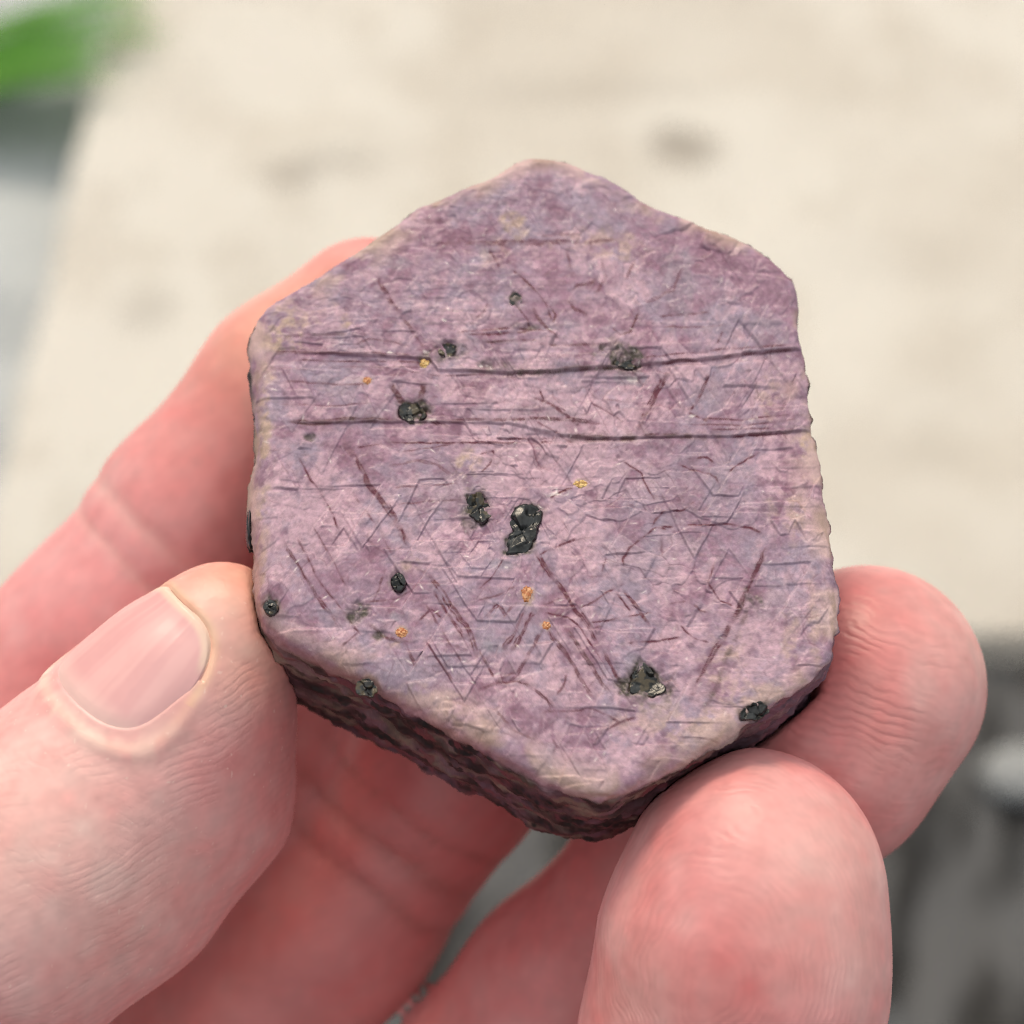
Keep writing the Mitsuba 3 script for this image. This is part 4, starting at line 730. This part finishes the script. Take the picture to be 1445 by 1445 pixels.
def nail_edge(s, w):
    """About the distance in mm to the nail's outline, negative inside; w = arc length across."""
    sl_ = s / NAIL_L
    ww = NAIL_W * (1 + 0.05 * sl_)
    k = (np.abs(sl_) ** 3.2 + np.abs(w / ww) ** 3.6) ** (1 / 3.4)
    return (k - 1) * 6.0


RN = 9.0
s, phi = nail_coords(hv)
w = phi * RN
e = nail_edge(s, w)
onthumb = (near == 0) & (np.abs(phi) < 1.5)
back_ = sstep(3.5, -3.0, s)
disp = np.where(onthumb, -0.30 * sstep(0.3, -0.4, e + 0.9 * back_), 0.0)
prox = sstep(2.5, -2.5, s)          # folds of skin behind and beside the nail
disp += np.where(onthumb, (0.16 * prox + 0.05) * np.exp(-(((e - 0.75) / 0.6) ** 2)), 0)
disp += np.where(onthumb & (s > 2), -0.22 * np.exp(-(((e - 0.15) / 0.22) ** 2)), 0)


# --- wrinkles, ridges, creases
tint = np.zeros(len(hv))
def warp(p, f, seed, amp):
    return amp * (meshkit.fbm(p * f + 50, 2, seed) - 0.5)


m = near == 0
p = hv[m]
c = p @ np.array([-0.36, 0.93, 0.15]) + warp(p, 0.15, 1, 2.5) + warp(p, 0.8, 2, 0.35)
amp = sstep(0.35, 0.62, meshkit.fbm(p * 0.28 + 70, 2, 3)) * 0.8 + 0.2
line = 1 - np.abs(2 * ((c / 0.72) % 1) - 1)
out_nail = sstep(0.6, 2.5, e[m])
disp[m] += -0.020 * amp * sstep(0.45, 1.0, line) * out_nail
tint[m] += amp * (0.35 - line) * out_nail * 0.05
c2 = p @ np.array([0.55, 0.80, 0.2]) + warp(p, 0.5, 5, 1.6)
disp[m] += -0.014 * sstep(0.62, 1.0, 1 - np.abs(2 * ((c2 / 0.62) % 1) - 1)) * out_nail * sstep(0.4, 0.65, meshkit.fbm(p * 0.4 + 20, 2, 9))
disp[m] += 0.02 * (meshkit.fbm(p * 1.8 + 9, 3, 4) - 0.5)
m = near == 3
p = hv[m]
c = p @ np.array([0.28, 0.94, 0.1]) + warp(p, 0.25, 11, 2.2) + warp(p, 1.1, 12, 0.5)
cen = np.array(HAND["ring"][0][:3])
amp = sstep(13, 5, np.linalg.norm(p - cen - [-3, -2, 7], axis=1)) * (0.35 + 0.65 * sstep(0.4, 0.6, meshkit.fbm(p * 0.4 + 33, 2, 13)))
line = 1 - np.abs(2 * ((c / 0.75) % 1) - 1)
disp[m] += -0.045 * amp * sstep(0.35, 1.0, line)
tint[m] += amp * (0.4 - line) * 0.12
m = near == 4
p = hv[m]
cen = np.array(HAND["little"][0][:3]) + [-3.5, -7.0, 9]
c = np.linalg.norm((p - cen) * [1.15, 0.8, 1], axis=1) + warp(p, 0.25, 15, 2.2) + warp(p, 0.9, 25, 0.5)
amp = sstep(19, 9, c) * sstep(1.5, 5, c) * (0.3 + 0.7 * sstep(0.38, 0.6, meshkit.fbm(p * 0.35 + 13, 2, 16)))
line = 1 - np.abs(2 * ((c / 0.52) % 1) - 1)
disp[m] += -0.022 * amp * sstep(0.3, 1.0, line)
tint[m] += amp * (0.4 - line) * 0.07
CREASES = [(1,[-31.6,-2.6,-16.0],[.66,.74,0],.9,.25),(1,[-34.1,-4.8,-16.0],[.66,.74,0],.5,.15),(2,[-13.1,-30.3,-24.0],[.57,.82,0],.8,.5),(2,[-15.2,-33.6,-26.0],[.57,.82,0],.7,.4),(2,[-10.5,-27.1,-24.0],[.57,.82,0],.4,.2)]
crease_tint = np.zeros(len(hv))
for k, a, d, width, depth in CREASES:
    m = near == k
    p = hv[m] - np.array(a)
    d = np.array(d) / np.linalg.norm(d)
    t = p @ d + warp(hv[m], 0.15, 20, 1.5)
    inside = sstep(17, 9, np.linalg.norm(p, axis=1))
    g = np.exp(-((t / width) ** 2)) * inside
    disp[m] -= depth * g
    crease_tint[m] = np.maximum(crease_tint[m], g)
hv = hv + hn * disp[:, None]

# --- colour of the skin: paler thumb, redder pads
PALE, ROSE, RED = np.array((0.69, 0.33, 0.325)), np.array((0.59, 0.228, 0.222)), np.array((0.48, 0.112, 0.113))
bl = meshkit.fbm(hv * 0.16 + 20, 3, 30)
sk = lerp(ROSE, PALE, sstep(0.3, 0.7, bl) * 0.8)
sk = lerp(sk, PALE, np.where(near == 0, 0.7, 0.0))
sk = lerp(sk, (0.46, 0.16, 0.15), np.where((near == 2) | (near == 5), 0.6, 0.0))
for x, y, z, r, kind, amount in [(-22.4,-6.1,.0,6,'orange',.8),(-21.6,-11.2,2.0,5,'orange',.6),(-26.0,-22.1,5.0,7,'pink',.9),(-21.0,-19.5,-2.0,7,'red',.5),(-23.9,-10.0,2.0,4,'pale',.6),(-32.2,-29.2,6.0,9,'pale',.5),(-26.3,-16.0,5.0,4,'pale',.4),(-37.7,-23.6,6.0,12,'pale',.8),(27.6,-11.1,-6.0,6,'red',1.0),(26.4,-15.8,-6.0,6,'red',.8),(32.2,-16.9,-5.0,7,'pale',.3),(25.8,-24.0,-10.0,6,'red',.5),(36.3,-12.4,-8.0,6,'pale',.5),(17.9,-21.2,8.0,8,'red',.35),(17.3,-35.3,11.0,4.5,'red',.9),(12.9,-30.8,9.0,6,'red',.35),(23.2,-25.9,9.0,6,'pale',.5),(25.9,-33.0,9.0,7,'pale',.4),(11.3,-37.0,8.0,6,'pale',.3),(-20.2,15.2,-17.0,10,'orange',.7),(-26.6,5.2,-18.0,8,'red',.5),(-39.2,-8.0,-18.0,8,'pink',.5),(-17.7,-18.0,-24.0,12,'red',.6),(-5.3,-23.0,-22.0,14,'red',.8),(-16.5,-41.1,-26.0,9,'red',.5),(4.9,-36.7,-20.0,12,'red',.6)]:
    g = amount * np.exp(-(((hv - [x, y, z]) ** 2).sum(1) / r**2))
    sk = lerp(sk, {"red": RED, "pale": (0.70, 0.43, 0.385), "orange": (0.69, 0.33, 0.22), "pink": (0.60, 0.245, 0.25)}[kind], g)
sk = lerp(sk, (0.66, 0.38, 0.34), np.where(near == 1, crease_tint * 0.4, 0))
sk = lerp(sk, (0.36, 0.11, 0.10), np.where(near > 1, crease_tint * 0.6, 0))
sk = lerp(sk, (0.70, 0.44, 0.29), np.where(onthumb, np.exp(-(((e - 0.4) / 0.4) ** 2)) * (0.25 + 0.4 * (s > 0)), 0))
sk = lerp(sk, (0.70, 0.50, 0.43), np.where(onthumb, sstep(-1, -4, s) * sstep(0.35, 0.6, meshkit.fbm(hv * 0.7, 2, 77)) * np.exp(-(((e - 0.5) / 0.9) ** 2)) * 0.6, 0))
fine = meshkit.fbm(hv * 0.9 + 3, 3, 31) - 0.5
dots = sstep(0.90, 0.94, meshkit.noise(hv * 2.6 + 4, 71)) * (near == 0)          # dry flecks
sk = lerp(sk, (0.80, 0.62, 0.54), 0.35 * dots)
sk = sk * (1 + 0.24 * fine + tint)[:, None] * (1 + np.outer(meshkit.fbm(hv * 0.45 + 8, 2, 32) - 0.5, [0.05, -0.32, -0.30]))
put("hand", (world(hv), hf), "skin", smooth=True, color=np.clip(sk, 0.01, 0.9),
    label="left hand, palm up, holding the purple crystal between thumb and fingertips", category="hand")

# --- the nail plate, a curved shell over the nail bed
gs, gw = np.meshgrid(np.linspace(-1.06, 1.02, 90), np.linspace(-1.03, 1.03, 110), indexing="ij")
gs, gw = gs * NAIL_L, gw * NAIL_W
ph = gw / RN
dirs = np.cos(ph)[..., None] * nn + np.sin(ph)[..., None] * bb
o = NAIL_C + gs[..., None] * ax
lo_, hi_ = np.zeros(gs.size), np.full(gs.size, 22.0)
for _ in range(22):
    md = (lo_ + hi_) / 2
    inside = hand_sdf((o.reshape(-1, 3) + md[:, None] * dirs.reshape(-1, 3))) < 0
    lo_, hi_ = np.where(inside, md, lo_), np.where(inside, hi_, md)
rad = ndimage.gaussian_filter(lo_.reshape(gs.shape), 3, mode="nearest")
e = nail_edge(gs, gw)
ridge = np.interp(gw.ravel(), np.linspace(-8, 8, 140), ndimage.gaussian_filter1d(np.random.default_rng(8).standard_normal(140), 1.6)).reshape(gw.shape)
lift = 0.10 - 0.55 * sstep(-0.05, 0.35, e) + 0.018 * ridge - 0.30 * sstep(-1.8, -0.1, e) * sstep(3.0, -3.0, gs)
pn = o + (rad + lift)[..., None] * dirs
pb = o + (rad - 0.9)[..., None] * dirs
a, b = gs.shape
i = np.arange(a * b).reshape(a, b)
q = np.stack([i[:-1, :-1], i[1:, :-1], i[1:, 1:], i[:-1, 1:]], -1).reshape(-1, 4)
loop = np.r_[i[:-1, 0], i[-1, :-1], i[:0:-1, -1], i[0, :0:-1]]
ln = np.roll(loop, -1)
quads = np.vstack([q, q[:, ::-1] + a * b, np.stack([loop, loop + a * b, ln + a * b, ln], 1)])
t = meshkit.fbm(np.stack([gs * 0.12, gw * 0.9, 0 * gs], -1) + 4, 3, 3)
nc = lerp((0.62, 0.32, 0.315), (0.67, 0.375, 0.36), sstep(0.3, 0.7, t))
nc = lerp(nc, (0.64, 0.40, 0.40), sstep(1.5, 5.0, -gw) * 0.3)
nc = lerp(nc, (0.72, 0.54, 0.42), sstep(-0.7, -0.2, e) * sstep(2.0, 3.5, gs) * 0.8)
nc = lerp(nc, (0.68, 0.46, 0.42), sstep(-2.6, -4.6, gs) * 0.8)
put("hand__nail", (world(np.vstack([pn.reshape(-1, 3), pb.reshape(-1, 3)])), quads), "nail_plate", smooth=True, color=np.vstack([nc.reshape(-1, 3)] * 2),
    label="short trimmed thumbnail with fine lengthwise ridges")
